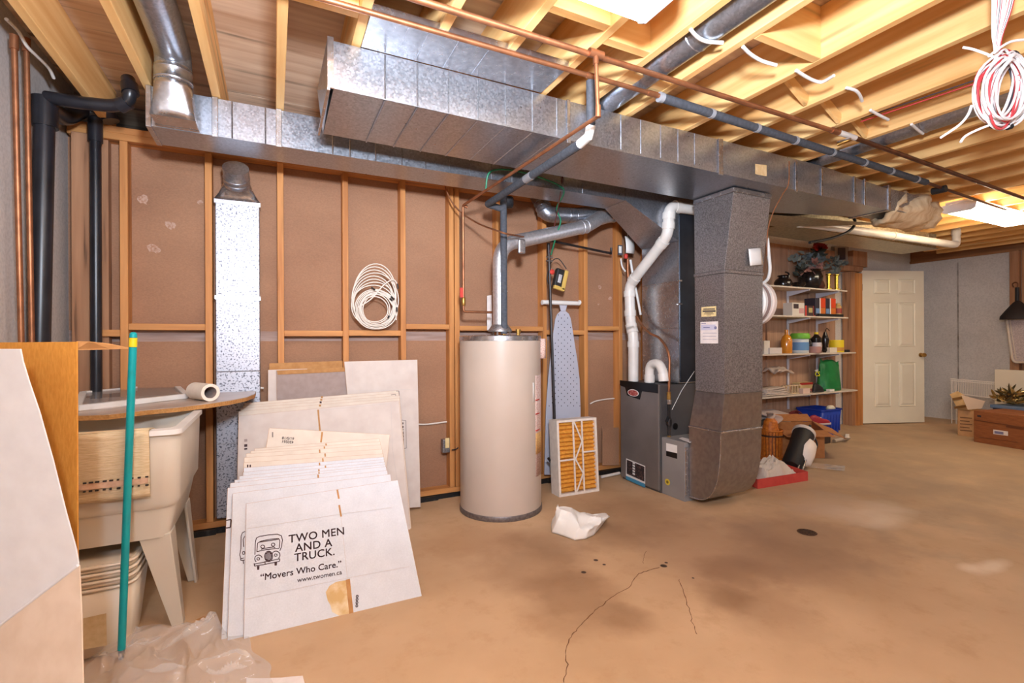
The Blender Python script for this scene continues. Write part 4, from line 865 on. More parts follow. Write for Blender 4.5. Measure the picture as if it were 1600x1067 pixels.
# furnace filter
fa, fb = OZ(874, 777, 0), OZ(938.5, 768, 0)
fb.y = fa.y - .01
ux = (fb - fa).normalized(); up_ = V((0, .06, 1)).normalized(); bk = V((0, 1, -.06)).normalized()
ff_ = thing('furnace_filter', 'white framed pleated furnace filter with amber pleats leaning by the ironing board', 'air filter', fa)
FW, FH, FD = (fb - fa).length, .575, .115
PLEAT = pm('amber_pleat_media', (226, 160, 62), (206, 138, 44), 50, .85)
CARD = pm('white_cardboard_frame', (228, 214, 200), (218, 202, 188), 30, .8)
def fq(u, v, d=0): return fa + ux * u + up_ * v + bk * d
def fbar(u0, v0, u1, v1, w, d0=-.002, d1=.006, nm='frame_strip'):
    a, c = fq(u0, v0, (d0 + d1) / 2), fq(u1, v1, (d0 + d1) / 2); MB().bar(a, c, w, d1 - d0, up=bk).build(nm, CARD, ff_)
for (u0, u1, v0, v1) in ((0, .018, 0, FH), (FW - .018, FW, 0, FH), (.018, FW - .018, 0, .018), (.018, FW - .018, FH - .018, FH)):
    MB().hexa([fq(u, v, d) for d in (0, FD) for u, v in ((u0, v0), (u1, v0), (u1, v1), (u0, v1))]).build('frame_side', CARD, ff_)
random.seed(2)
n_ = 17
for k in range(n_):
    v = .02 + (FH - .04) * k / n_; h_ = (FH - .04) / n_
    pl_ = MB(); segs = 6
    for q in range(segs):
        u0 = .019 + (FW - .038) * q / segs; u1 = .019 + (FW - .038) * (q + 1) / segs; t0, t1 = random.uniform(-.004, .004), random.uniform(-.004, .004)
        pl_.add([fq(u0, v, .03), fq(u1, v, .03), fq(u1, v + h_ * .5 + t1, .008), fq(u0, v + h_ * .5 + t0, .008), fq(u1, v + h_, .03), fq(u0, v + h_, .03)], [(0, 1, 2, 3), (3, 2, 4, 5)])
    pl_.build('pleat', PLEAT, ff_)
MB().hexa([fq(u, v, d) for d in (.035, FD - .002) for u, v in ((.019, .02), (FW - .019, .02), (FW - .019, FH - .02), (.019, FH - .02))]).build('media_core', PLEAT, ff_)
for u in (.40, .62): fbar(FW * u, .018, FW * u, FH - .018, .012)
zz_ = [(.42, FH - .02), (.60, FH * .70), (.42, FH * .47), (.60, FH * .27), (.42, .02)]
for (a, va), (c, vc) in zip(zz_, zz_[1:]): fbar(FW * a, va, FW * c, vc, .012, -.006, -.0025)
fbar(.018, FH * .47, FW * .4, FH * .47, .012); fbar(FW * .62, FH * .55, FW - .018, FH * .55, .012)
# paper bag / brown sheet beside the furnace
tag(MB().hexa([OY(a, c, 3.47 + e) for e in (0, .004) for a, c in ((941, 727), (967, 727), (967, 668), (941, 668))]).build('kraft_sheet', KRAFT), 'brown paper sheet standing against the wall between filter and furnace', 'paper sheet')
tag(MB().tube([OY(940, 745, 3.38), OY(968, 739, 3.40)], .012, 10).build('floor_pipe', PVC), 'white pipe lying at the wall base between filter and furnace', 'pipe')
# crumpled white bag 
def hash1(i, j): 
    v = math.sin(i * 127.1 + j * 311.7) * 43758.5453; return v - math.floor(v)
def vnoise(x, y):
    i, j = math.floor(x), math.floor(y); fx, fy = x - i, y - j; fx = fx * fx * (3 - 2 * fx); fy = fy * fy * (3 - 2 * fy)
    return (hash1(i, j) * (1 - fx) + hash1(i + 1, j) * fx) * (1 - fy) + (hash1(i, j + 1) * (1 - fx) + hash1(i + 1, j + 1) * fx) * fy
def ridge(x, y): return 1 - abs(2 * vnoise(x, y) - 1)
BAG = pm('white_plastic_film', (238, 232, 224), rough=.4, spec=.4)
def curve_at(pts, u):
    k = u * (len(pts) - 1); i = min(int(k), len(pts) - 2); f = k - i; f = f * f * (3 - 2 * f) * .5 + f * .5; return pts[i].lerp(pts[i + 1], f)
b_front = [OZ(a, c, .003) for a, c in ((861, 822), (862, 832), (880, 837), (898, 844), (915, 842), (928, 836), (938, 824))]
b_ridge = [OZ(868, 826, 0) + V((0, 0, .15)), OZ(876, 824, 0) + V((0, 0, .135)), OZ(890, 824, 0) + V((0, 0, .12)), OZ(905, 825, 0) + V((0, 0, .095)), OZ(920, 824, 0) + V((0, 0, .08)), OZ(938, 820, 0) + V((0, 0, .072)), OZ(951, 818, 0) + V((0, 0, .055))]
b_back = [OZ(a, c, .003) for a, c in ((868, 815), (878, 808), (892, 806), (905, 806), (920, 806), (935, 808), (945, 814))]
def bagf(u, v):
    A_, R_, B_ = curve_at(b_front, u), curve_at(b_ridge, u), curve_at(b_back, u)
    if v < .6:
        t = v / .6; p = A_.lerp(R_, t); p = p + V((0, 0, .035 * math.sin(t * math.pi))) - FWD * .045 * math.sin(t * math.pi)
    else:
        t = (v - .6) / .4; p = R_.lerp(B_, t)
    e = math.sin(min(1, v * 1.0) * math.pi) if v < .98 else 0
    n_ = ridge(u * 6 + 2 * v, v * 4 + 1.7) - .5; n2 = ridge(u * 13 + 5 * v, v * 9) - .5
    p = p + V((.02 * n_ * e, -.05 * n_ * e - .018 * n2 * e, .03 * n_ * e))
    p.z = max(p.z, .002); return p
tag(MB().grid(bagf, 56, 30).build('plastic_bag', BAG, smooth=True, solid=.001), 'crumpled white plastic bag lying on the floor in front of the filter', 'bag')
# ================================================================== FLATTENED MOVING BOXES
WCARD = pm('white_coated_cardboard', (216, 217, 222), (208, 209, 214), 14, .72, lo=.3, hi=.7, fine=(160, .08, .3, .7))
BCARD = pm('cream_cardboard', (222, 208, 192), (212, 196, 180), 14, .75, lo=.3, hi=.7)
KCARD = pm('brown_cardboard', (190, 138, 84), (176, 124, 72), 30, .85)
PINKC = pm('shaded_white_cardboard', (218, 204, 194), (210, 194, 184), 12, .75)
GREYC = pm('grey_inside_cardboard', (168, 148, 140), (160, 140, 132), 30, .85)
PRINT = pm('brown_print_ink', (70, 46, 48), rough=.8)
BURN = pm('torn_brown_patch', (206, 168, 112), (226, 206, 170), 22, .85, lo=.35, hi=.65)
class Lean:
    def __init__(s, yb, tau, y_off=0): 
        t = math.radians(tau); s.u = V((0, math.sin(t), math.cos(t))); s.n = V((0, -math.cos(t), math.sin(t))); s.p = Plane((0, yb, 0), s.n)
    def __call__(s, px, py, off=0.0): return s.p(px, py, off)
def flat(name, label, L_, quad, mat, th=.006, group='flattened moving boxes leaning on the stud wall', bulge=0, cat='flat box'):
    P = [L_(*q) if len(q) == 2 else V(q) for q in quad]
    t = thing(name, label, cat, min(P, key=lambda p: p.z), group)
    MB().prism(P, -L_.n * th).build('sheet', mat, t)
    m_ = MB()
    for a, c in zip(P, P[1:] + P[:1]): m_.bar(a - L_.n * th * .55, c - L_.n * th * .55, .0024, th * .75, up=L_.n)
    m_.build('fluted_edge', KCARD, t)
    return t
def slot(L_, t, a, c, w, m=KCARD, off=.0012, nm='slot'):
    P, Q = L_(*a, off), L_(*c, off); MB().bar(P, Q, w, .0012, up=L_.n).build(nm, m, t)
def strokes(L_, t, lines, r=.0022, m=PRINT, off=.0012, nm='print_mark', closed=False):
    b_ = MB()
    for ln in lines:
        P = [L_(*q, off) for q in ln]
        for a, c in zip(P, P[1:]):
            if (c - a).length > 1e-5: b_.bar(a, c, r * 2, .0008, up=L_.n)
    b_.build(nm, m, t)
LF = Lean(2.203, 33)
def rect_from_top(L_, TL, TR):
    a, c = L_(*TL), L_(*TR); return [a - L_.u * (a.z / L_.u.z), c - L_.u * (c.z / L_.u.z), c, a]
fbx = flat('flattened_moving_box', 'front white flattened box printed with a truck logo and TWO MEN AND A TRUCK lettering', LF, [(381, 998), (659, 931), (621.5, 750), (385, 787)], WCARD)
slot(LF, fbx, (527, 765), (529.5, 779), .008); slot(LF, fbx, (530, 789), (533, 807), .008)
slot(LF, fbx, (543.5, 905), (549, 958), .018)
MB().add([LF(a, c, .001) for a, c in ((543, 906), (525, 909), (515, 915), (509, 925), (512, 938), (516, 945), (519, 956), (530, 962), (547, 958))], [tuple(range(9))]).build('torn_patch', BURN, fbx)
strokes(LF, fbx, [((533, 808), (543, 905))], .0008, m=pm('score_line', (206, 196, 190), rough=.8), nm='score_line')
strokes(LF, fbx, [((386, 826), (533, 803), (612, 793)), ((384, 936), (543, 903), (640, 885))], .0007, m=MATS['score_line'], nm='score_line')
def pl_text(body, size_px, px, py, dpx, L_, t, bold=.0, sp=1.0):
    o = L_(px, py, .0012); x = L_(px + dpx[0], py + dpx[1], .0012) - o
    dz = L_(px, py - size_px, .0012) - o
    return text(body, dz.length, o, x, L_.u, PRINT, t, bold=bold, spacing=sp)
pl_text('TWO MEN', 17.5, 450.5, 848.5, (58, -9.0), LF, fbx, .0011, 1.05)
pl_text('AND A', 17.5, 461, 862.5, (40, -6.5), LF, fbx, .0011, 1.05)
pl_text('TRUCK.', 17.5, 459.5, 877.5, (42, -7), LF, fbx, .0011, 1.05)
pl_text('“Movers Who Care.”', 14.5, 406, 907.5, (100, -17.5), LF, fbx, .0009, 1.02)
pl_text('www.twomen.ca', 10.5, 464.5, 910, (62, -11.5), LF, fbx, .0003, 1.0)
pl_text('oooo', 9, 559.5, 949, (0.6, -17), LF, fbx, .0012)
# truck front drawing
K = lambda x, y: (330 + x / 4.103, 740 + y / 4.103)
def arc(cx_, cy_, rx, ry, n=14, a0=0, a1=6.2832): return [K(cx_ + rx * math.cos(a0 + (a1 - a0) * i / n), cy_ + ry * math.sin(a0 + (a1 - a0) * i / n)) for i in range(n + 1)]
tr_ = [[K(*p) for p in ((280, 520), (283, 440), (290, 412), (310, 402), (370, 392), (425, 388), (450, 398), (457, 425), (450, 470), (440, 495))],
       [K(*p) for p in ((293, 500), (297, 445), (320, 432), (380, 420), (432, 415), (440, 430), (436, 478))],
       [K(*p) for p in ((303, 440), (430, 421))], [K(*p) for p in ((293, 500), (345, 488), (436, 478))], [K(*p) for p in ((320, 485), (345, 478), (400, 470), (410, 474))],
       arc(330, 468, 12, 10), arc(397, 455, 11, 10), [K(*p) for p in ((335, 478), (345, 468))],
       arc(368, 530, 26, 34), [K(*p) for p in ((352, 510), (352, 552))], [K(*p) for p in ((360, 503), (361, 560))], [K(*p) for p in ((368, 500), (369, 560))], [K(*p) for p in ((376, 503), (377, 556))], [K(*p) for p in ((384, 510), (385, 548))],
       arc(368, 530, 19, 28), arc(302, 546, 9, 8), arc(414, 522, 9, 8), arc(303, 545, 24, 24, 10, 2.2, 6.0), arc(415, 522, 26, 26, 10, 3.4, 7.2),
       [K(*p) for p in ((275, 575), (277, 592), (340, 582), (438, 562), (440, 545), (350, 565), (275, 580))],
       [K(*p) for p in ((345, 560), (345, 580))]]
strokes(LF, fbx, tr_, .0016, nm='truck_drawing')
b_ = MB()
for q in (((293, 593), (310, 591), (308, 616), (295, 617)), ((405, 568), (423, 565), (421, 588), (407, 590))):
    b_.add([LF(*K(*p), .0012) for p in q], [(0, 1, 2, 3)])
b_.build('truck_tires', PRINT, fbx)
lab = ['second white flattened box with a corner of print showing at its left edge', 'third white flattened box with a bracket mark showing at its left edge']
for i, (yb, TL, TR, BLx) in enumerate(((2.221, (364, 771), (610, 741), 355), (2.239, (356, 762.5), (605, 735), 343))):
    L_ = Lean(yb, 32.5); t = flat('flattened_moving_box', lab[i], L_, rect_from_top(L_, TL, TR), WCARD)
    bx = ((386, 825), (391, 825), (390, 839), (384.5, 838)) if i == 0 else ((363, 814), (370, 813), (369, 828), (362, 828.5))
    strokes(L_, t, [bx], .0028)
    if i == 0: strokes(L_, t, [[K(*p) for p in ((218, 370), (200, 378), (192, 400), (190, 480), (183, 520), (190, 545), (210, 540))], [K(*p) for p in ((215, 400), (205, 420), (208, 470))], arc(208, 508, 8, 10), [K(*p) for p in ((188, 545), (190, 556), (214, 554))], [K(*p) for p in ((205, 556), (207, 578))]], .0016, nm='truck_drawing')
    if i == 1: strokes(L_, t, [((353, 813), (361, 811.5), (360, 824), (352, 825))], .0028)
tops = [((360, 755), (603, 729)), ((367, 750), (602, 726)), ((374, 744), (601, 722)), ((380, 738), (600, 718)), ((381, 731), (599.5, 714)), ((381, 723), (599, 709)), ((382, 715), (597, 702)), ((385, 709), (595, 695)), ((392, 705), (594, 690)), ((398, 701), (593, 685))]
nth = ['fourth', 'fifth', 'sixth', 'seventh', 'eighth', 'ninth', 'tenth', 'eleventh', 'twelfth', 'thirteenth']
random.seed(9)
for i, (TL, TR) in enumerate(tops):
    L_ = Lean(2.262 + .026 * i, 31.5 - .5 * i)
    t = flat('flattened_moving_box', '%s flattened box from the front in the white stack, only its top edge showing' % nth[i], L_, rect_from_top(L_, TL, TR), WCARD if i < 5 else BCARD, th=.007)
    f_ = .57 + random.uniform(-.03, .02); a = (TL[0] + (TR[0] - TL[0]) * f_, TL[1] + (TR[1] - TL[1]) * f_)
    slot(L_, t, (a[0], a[1] + 1), (a[0] + .5, a[1] + 6), .007)
    if i in (1, 5): 
        for k in range(2): slot(L_, t, (TL[0] + 6 + 4 * k, TL[1] + 3), (TL[0] + 6 + 4 * k, TL[1] + 7), .006, PRINT)
# tilted cream sheet with small date print
L_ = Lean(2.56, 25)
t = flat('flattened_moving_box', 'cream flattened box tilted in the stack with a small upside down date print', L_, [(412, 724), (603, 735), (609, 679), (421, 669)], BCARD)
slot(L_, t, (503.5, 675), (501.5, 691), .009)
for k, (a, c) in enumerate((((445, 687), (459, 688)), ((444, 692.5), (458, 693.5)))):
    o = L_(a[0] + 15, a[1] - 3.5, .0012); text('61/5/18' if k == 0 else '430261', (L_(445, 687) - L_(445, 682.5)).length * 1.25, o, L_(*a) - L_(*c), -L_.u, PRINT, t, bold=.0006)
for k in range(4): slot(L_, t, (425, 676 + 2 * k), (427, 676.2 + 2 * k), .004, PRINT)
# larger cream boxes
tl2 = [((373, 650), (623, 626)), ((373, 643), (624, 622)), ((376, 638), (624, 618)), ((380, 634), (623, 614)), ((382, 630), (622, 610))]
nm2 = ['nearest', 'second', 'third', 'fourth', 'rearmost']
for i, (TL, TR) in enumerate(tl2):
    L_ = Lean(3.02 + .012 * i, 21); t = flat('flattened_moving_box', '%s of the five larger cream flattened boxes behind the white stack' % nm2[i], L_, rect_from_top(L_, TL, TR), PINKC if i == 0 else BCARD, th=.007)
    if i == 0:
        slot(L_, t, (497, 640), (500, 674), .010)
        strokes(L_, t, [((611, 630), (613, 700), (628, 800)), ((500, 641), (611, 630))], .0009, m=MATS['score_line'])
        slot(L_, t, (384, 694), (384, 698), .016, PRINT); slot(L_, t, (384, 700), (384, 702.5), .016, PRINT); slot(L_, t, (384, 686), (384, 690), .016, GREYC)
    else: slot(L_, t, (499 + i, TL[1] - 12 + 1), (499 + i, TL[1] - 8), .012, PRINT if i == 2 else KCARD)
    if i == 3: strokes(L_, t, [((611, 617), (618, 616), (619, 626), (612, 627))], .0014)
    if i == 4: strokes(L_, t, [((619, 611), (623.5, 611), (624, 622), (619, 623))], .0012)
# tall white sheet, grey and brown pieces against the wall
L_ = Lean(3.345, 6)
t = flat('flattened_moving_box', 'tall white flattened box leaning upright at the right end of the stack', L_, [(560, 800), (657, 792), (652, 562), (538, 565)], PINKC)
strokes(L_, t, [((545, 611), (651, 608)), ((640, 746), (655, 743)), ((551, 567), (551, 600))], .0009, m=MATS['score_line'])
strokes(L_, t, [((627, 656), (634, 657), (635, 700), (628.5, 701), (627, 656))], .0014)
slot(L_, t, (629.5, 660), (630.5, 698), .008, pm('dashed_print', (80, 54, 52), (226, 210, 198), 60, .8, lo=.45, hi=.55), nm='barcode_print')
t = flat('flattened_moving_box', 'grey flattened box with a brown top flap left of the tall white sheet', Lean(3.375, 5.2), [(433, 640), (550, 632), (549.5, 574), (432, 579)], GREYC)
LG = Lean(3.375, 5.2); MB().prism([LG(a, c, .002) for a, c in ((434, 585.5), (548.5, 580), (548.5, 573.5), (432.5, 579))], LG.n * .002).build('top_flap', KCARD, t)
flat('flattened_moving_box', 'white flattened box whose left margin shows beside the grey one', Lean(3.39, 5.2), [(419, 640), (480, 636), (480, 576), (419, 578)], PINKC)
flat('flattened_moving_box', 'brown flattened box peeking above the grey one', Lean(3.445, 2.5), [(421, 640), (536, 634), (535, 564), (421, 568)], KCARD)
# ================================================================== LAUNDRY TUB
tb = thing('laundry_tub', 'beige plastic laundry tub on splayed legs at the left of the stud wall', 'laundry tub', (-.64, 2.56, 0))
TUB = pm('beige_tub_plastic', (218, 207, 190), (212, 200, 182), 3, .42)
def rr(x0, x1, y0, y1, r, z, n=5):
    P = []
    for cx_, cy_, a0 in ((x1 - r, y0 + r, -math.pi / 2), (x1 - r, y1 - r, 0), (x0 + r, y1 - r, math.pi / 2), (x0 + r, y0 + r, math.pi)):
        for k in range(n + 1): w = a0 + math.pi / 2 * k / n; P.append(V((cx_ + r * math.cos(w), cy_ + r * math.sin(w), z)))
    return P
TX0, TX1, TY0, TY1 = -.955, -.325, 2.255, 2.90
def loft(rings, cap0=False, cap1=False):
    m_ = MB(); n = len(rings[0])
    for r_ in rings: m_.v += [V(p) for p in r_]
    for i in range(len(rings) - 1):
        for j in range(n): m_.f.append((i * n + j, i * n + (j + 1) % n, (i + 1) * n + (j + 1) % n, (i + 1) * n + j))
    if cap0: m_.f.append(tuple(range(n - 1, -1, -1)))
    if cap1: m_.f.append(tuple((len(rings) - 1) * n + j for j in range(n)))
    return m_
o_ = .012
loft([rr(TX0 + .03, TX1 - .03, TY0 + .045, TY1 - .03, .05, .535), rr(TX0 + .014, TX1 - .014, TY0 + .028, TY1 - .014, .06, .56), rr(TX0 + .008, TX1 - .008, TY0 + .018, TY1 - .01, .05, .80), rr(TX0 + .008, TX1 - .008, TY0 + .016, TY1 - .01, .05, .825),
      rr(TX0 + .03, TX1 - .03, TY0 + .04, TY1 - .03, .05, .826), rr(TX0 + .045, TX1 - .045, TY0 + .06, TY1 - .045, .06, .58), rr(TX0 + .07, TX1 - .07, TY0 + .08, TY1 - .07, .06, .56)], cap0=True, cap1=True).build('basin', TUB, tb, smooth=True)
loft([rr(TX0, TX1, TY0, TY1, .04, .826), rr(TX0, TX1, TY0, TY1, .04, .845), rr(TX0 + .03, TX1 - .03, TY0 + .04, TY1 - .03, .04, .848), rr(TX0 + .032, TX1 - .032, TY0 + .042, TY1 - .032, .04, .826), rr(TX0, TX1, TY0, TY1, .04, .826)]).build('rim', WHITEP, tb, smooth=True)
loft([rr(TX0 + .05, TX1 - .055, TY0 + .08, TY1 - .05, .04, .41), rr(TX0 + .03, TX1 - .03, TY0 + .05, TY1 - .03, .05, .534), rr(TX0 + .05, TX1 - .05, TY0 + .07, TY1 - .05, .05, .534), rr(TX0 + .07, TX1 - .075, TY0 + .1, TY1 - .07, .04, .41), rr(TX0 + .05, TX1 - .055, TY0 + .08, TY1 - .05, .04, .41)]).build('skirt', TUB, tb, smooth=True)
for sx, sy in ((1, -1), (1, 1), (-1, -1), (-1, 1)):
    xt = TX1 - .05 if sx > 0 else TX0 + .05; yt = (TY0 + .12) if sy < 0 else (TY1 - .06); yb = 2.43 if sy < 0 else 2.865; xb = -.345 if sx > 0 else -.93
    if sy < 0: yt = TY0 + .085
    a = .105; c = .042
    def cor(x, y, w, z): return [(x, y, z), (x - sx * w, y, z), (x - sx * w, y - sy * .012, z), (x - sx * .012, y - sy * .012, z), (x - sx * .012, y - sy * w, z), (x, y - sy * w, z)]
    m_ = MB(); P0 = cor(xb, yb, c, 0); P1 = cor(xt, yt, a, .42); m_.v = [V(p) for p in P0 + P1]
    m_.f = [(0, 1, 2, 3, 4, 5), (6, 7, 8, 9, 10, 11)] + [(i, (i + 1) % 6, 6 + (i + 1) % 6, 6 + i) for i in range(6)]
    m_.build('leg', TUB, tb, bevel=.003)
# mat draped on the tub front
MATM = pm('woven_cotton_mat', (222, 200, 164), (206, 180, 140), 30, .95, bump=.3, stretch=(1, 1, 9), lo=.35, hi=.65)
bmx = thing('bath_mat', 'woven beige mat with dotted stripe draped over the tub rim', 'mat', (-.55, 2.24, .58))
mx1 = OY(232, 690, 2.235).x; mz0 = OY(200, 780, 2.25).z
MB().grid(lambda u, v: V((-.84 + (mx1 + .84) * u, 2.238 + .02 * (1 - v) - .004 * math.sin(u * 9 + v * 3), mz0 + (.853 - mz0) * v)), 16, 14).build('hanging_side', MATM, bmx, smooth='all', solid=.007)
MB().grid(lambda u, v: V((-.84 + (mx1 + .84) * u, 2.2385 + .12 * v, .855 - .02 * v * v)), 10, 5).build('rim_fold', MATM, bmx, smooth='all', solid=.007)
PNK = pm('pink_stripe_weave', (214, 178, 150), (200, 160, 132), 60, .95); 
sz = lambda py: OY(200, py, 2.245).z
MB().box(-.838, mx1 - .004, 2.2425, 2.246, sz(758), sz(749)).build('stripe', PNK, bmx)
db = MB(); x = -.836
random.seed(8)
while x < mx1 - .01:
    for z in (sz(747.5), sz(760.5)): db.box(x, x + random.uniform(.006, .012), 2.2385, 2.244, z - .0025, z + .0025)
    x += random.uniform(.016, .024)
db.build('stitch_dots', pm('black_stitch', (50, 40, 36), rough=.9), bmx)
# board on the tub
cb_ = thing('counter_offcut', 'curved offcut of grey laminate countertop laid across the tub', 'board', (-.5, 2.95, .85))
LAM = pm('grey_laminate', (190, 170, 154), (176, 154, 138), 6, .3, stretch=(1, 4, 1), lo=.35, hi=.65)
ZB0, ZB1 = .851, .872
front = [OZ(a, c, ZB1) for a, c in ((120, 650), (170, 648), (230, 641), (280, 636.5), (330, 630.5), (360, 626), (385, 621), (398, 616))]
out = [V((-1.0, 2.68, ZB1))] + front + [V((-.105, 3.47, ZB1)), V((-1.0, 3.47, ZB1))]
MB().prism([p + V((0, 0, -.0005)) for p in out], (0, 0, .003)).build('laminate_top', LAM, cb_)
MB().prism([V((p.x, p.y, ZB0)) for p in out], (0, 0, ZB1 - ZB0 - .001)).build('particle_core', pm('particleboard', (196, 142, 82), (172, 118, 62), 120, .9), cb_)
# refrigerator shelf and paper on the board
rs = thing('glass_fridge_shelf', 'white framed glass shelf lying on the counter offcut', 'shelf panel', OZ(200, 620, .875))
zf = .876
cq = [OZ(125, 622, zf), OZ(290, 623, zf), OZ(272, 608, zf + .0), OZ(135, 605, zf)]
cq = [V((-.80, 2.83, zf)), OZ(291, 622, zf), OZ(272, 609, zf) + V((0, 0, .02)), V((-.93, 3.38, zf + .02))]
for a, c in zip(cq, cq[1:] + cq[:1]): MB().bar(a + V((0, 0, .012)), c + V((0, 0, .012)), .03, .026).build('frame_rail', WHITEP, rs, bevel=.003)
GLS = pm('shelf_glass', (196, 190, 186), rough=.08, alpha=.4)
MB().prism([p + V((0, 0, .016)) for p in cq], (0, 0, .004)).build('glass_pane', GLS, rs)
tag(MB().prism([OZ(a, c, .8755) for a, c in ((121, 641), (175, 638), (262, 625), (240, 621), (130, 622))], (0, 0, .001)).build('white_sheet', PAPER), 'white sheet lying under the glass shelf on the counter offcut', 'paper')
pr0, pr1 = OZ(303, 616, .9), OZ(328, 626, .9); pr0 = V((-.36, 3.06, .925)); 
ra, rb = OY(305, 607, 3.12), OY(329, 618, 2.96)
rl = thing('paper_roll', 'cream roll of paper lying on the counter offcut', 'paper roll', (ra.x, ra.y, .875))
ra.z = rb.z = .875 + .046; dv = (rb - ra).normalized()
MB().lathe([(.0455, 0), (.0455, (rb - ra).length), (.03, (rb - ra).length), (.03, .002)], ra, axis=dv, n=28, capt=False).build('roll', pm('cream_paper', (240, 226, 208), (232, 216, 198), 20, .85), rl, smooth=True)
MB().lathe([(.0298, .002), (.0298, (rb - ra).length - .003)], ra, axis=dv, n=28, capb=False, capt=False).build('core', GREYC, rl, smooth=True)
# mop handle
mo = thing('mop_handle', 'teal mop handle with a yellow band leaning on the laundry tub', 'mop handle', OZ(189.5, 1034, 0))
m0 = OZ(189.5, 1034, 0) + V((0, 0, .012)); m1 = OY(208.5, 519, 2.19)
TEAL = pm('teal_painted_metal', (0, 156, 158), (8, 146, 150), 12, .35)
mu = lambda t: m0.lerp(m1, t)
MB().tube([mu(.03), mu(.955)], .0125, 16).build('shaft', TEAL, mo, smooth=True)
MB().tube([mu(.956), mu(.983)], .0128, 16).build('yellow_band', pm('yellow_band_paint', (226, 196, 30), rough=.4), mo, smooth=True)
MB().tube([mu(.984), mu(.996), mu(1.0)], [.0122, .0115, .006], 16).build('cap', TEAL, mo, smooth=True)
MB().tube([mu(0), mu(.03)], [.008, .0115], 12).build('ferrule', GALVD, mo, smooth=True)
# stacked bins
BINM = pm('beige_bin_plastic', (228, 212, 190), (220, 202, 180), 4, .5)
bx0, bx1, by0, by1 = -.84, -.50, 2.29, 2.60
bx1 = OY(214, 900, 2.33).x
nmx = ['bottom', 'second', 'third', 'top']
for i in range(4):
    z0 = .006 + .028 * i; zt_ = .27 + .028 * i
    t = thing('waste_bin', '%s of four nested beige plastic bins under the tub' % nmx[i], 'bin', ((bx0 + bx1) / 2, (by0 + by1) / 2, z0), 'nested beige bins')
    s_ = .03
    rings = [rr(bx0 + s_, bx1 - s_, by0 + s_, by1 - s_, .05, z0), rr(bx0 + .004, bx1 - .004, by0 + .004, by1 - .004, .06, zt_ - .012)] if i == 0 else [rr(bx0 + .0052, bx1 - .0052, by0 + .0052, by1 - .0052, .06, zt_ - .0255), rr(bx0 + .004, bx1 - .004, by0 + .004, by1 - .004, .06, zt_ - .012)]
    loft(rings, cap0=(i == 0)).build('wall', BINM, t, smooth=True, solid=.002)
    loft([rr(bx0, bx1, by0, by1, .06, zt_ - .0118), rr(bx0 - .003, bx1 + .003, by0 - .003, by1 + .003, .06, zt_ - .006), rr(bx0, bx1, by0, by1, .06, zt_), rr(bx0 + .01, bx1 - .01, by0 + .01, by1 - .01, .05, zt_), rr(bx0 + .01, bx1 - .01, by0 + .01, by1 - .01, .05, zt_ - .0118)], cap1=(i == 3)).build('rolled_rim', BINM, t, smooth=True)
    if i == 3: MB().prism(rr(bx0 + .009, bx1 - .009, by0 + .009, by1 - .009, .05, zt_ - .008), (0, 0, .009)).build('lid', BINM, t)
lbz = MB().hexa([OY(a, c, 2.268 + e) for e in (0, .002) for a, c in ((130, 1015), (167, 1008), (166, 958), (130, 966))])
wb0 = [o for o in bpy.data.objects if o.name == 'waste_bin'][0]
lbz.build('faded_sticker', pm('faded_tan_sticker', (214, 190, 150), (196, 168, 126), 30, .85), wb0)
# ================================================================== BIG OPEN CARTON AT LEFT
bc = thing('open_carton', 'large opened white and brown carton filling the left edge of the photo', 'box', OD(60, 1180, 1.43))
D0 = 1.43
nF = -FWD
cwt = pm('white_carton_face', (230, 231, 234), (222, 222, 225), 16, .75, lo=.3, hi=.7)
KY = pm('ochre_corrugated', (216, 150, 62), (204, 136, 50), 40, .85, stretch=(4, 4, 1), bump=.1)
MB().prism([OD(a, c, D0) for a, c in ((-150, 536), (119.5, 534), (120.5, 800), (121, 880), (122, 1150), (-150, 1150))], FWD * .005).build('brown_panel', KY, bc)
def plane3(a, b_, c): return Plane(a, (b_ - a).cross(c - a))
PW = plane3(OD(-190, 545, 1.30), OD(32, 545, 1.30), OD(123, 881, 1.348))
MB().prism([PW(a, c) for a, c in ((-150, 545), (32, 545), (36, 565), (46, 598), (62, 645), (83, 720), (103, 800), (119, 858), (123, 881), (-150, 1089.5))], FWD * .004).build('white_panel', cwt, bc, bevel=.001, seg=1)
PL_ = plane3(PW(-190, 1120) - FWD * .002, PW(123, 881) - FWD * .002, OD(131, 1160, 1.22))
MB().prism([PL_(a, c) for a, c in ((-150, 1093), (123.5, 884), (127, 960), (131, 1160), (-150, 1310))], FWD * .004).build('lower_flap', pm('cream_carton_face', (226, 206, 186), (218, 196, 174), 16, .75), bc)
MB().tube([PW(-150, 1091) - FWD * .003, PW(123.5, 882.5) - FWD * .003], .0045, 8).build('fold_crease', cwt, bc)
MB().prism([OD(a, c, d) for a, c, d in ((119.5, 534.5, 1.437), (140, 535, 1.45), (170, 538, 1.50), (201, 544.5, 1.55), (170, 546, 1.50), (119.5, 547, 1.437))], (0, 0, .003)).build('side_flap', KCARD, bc)
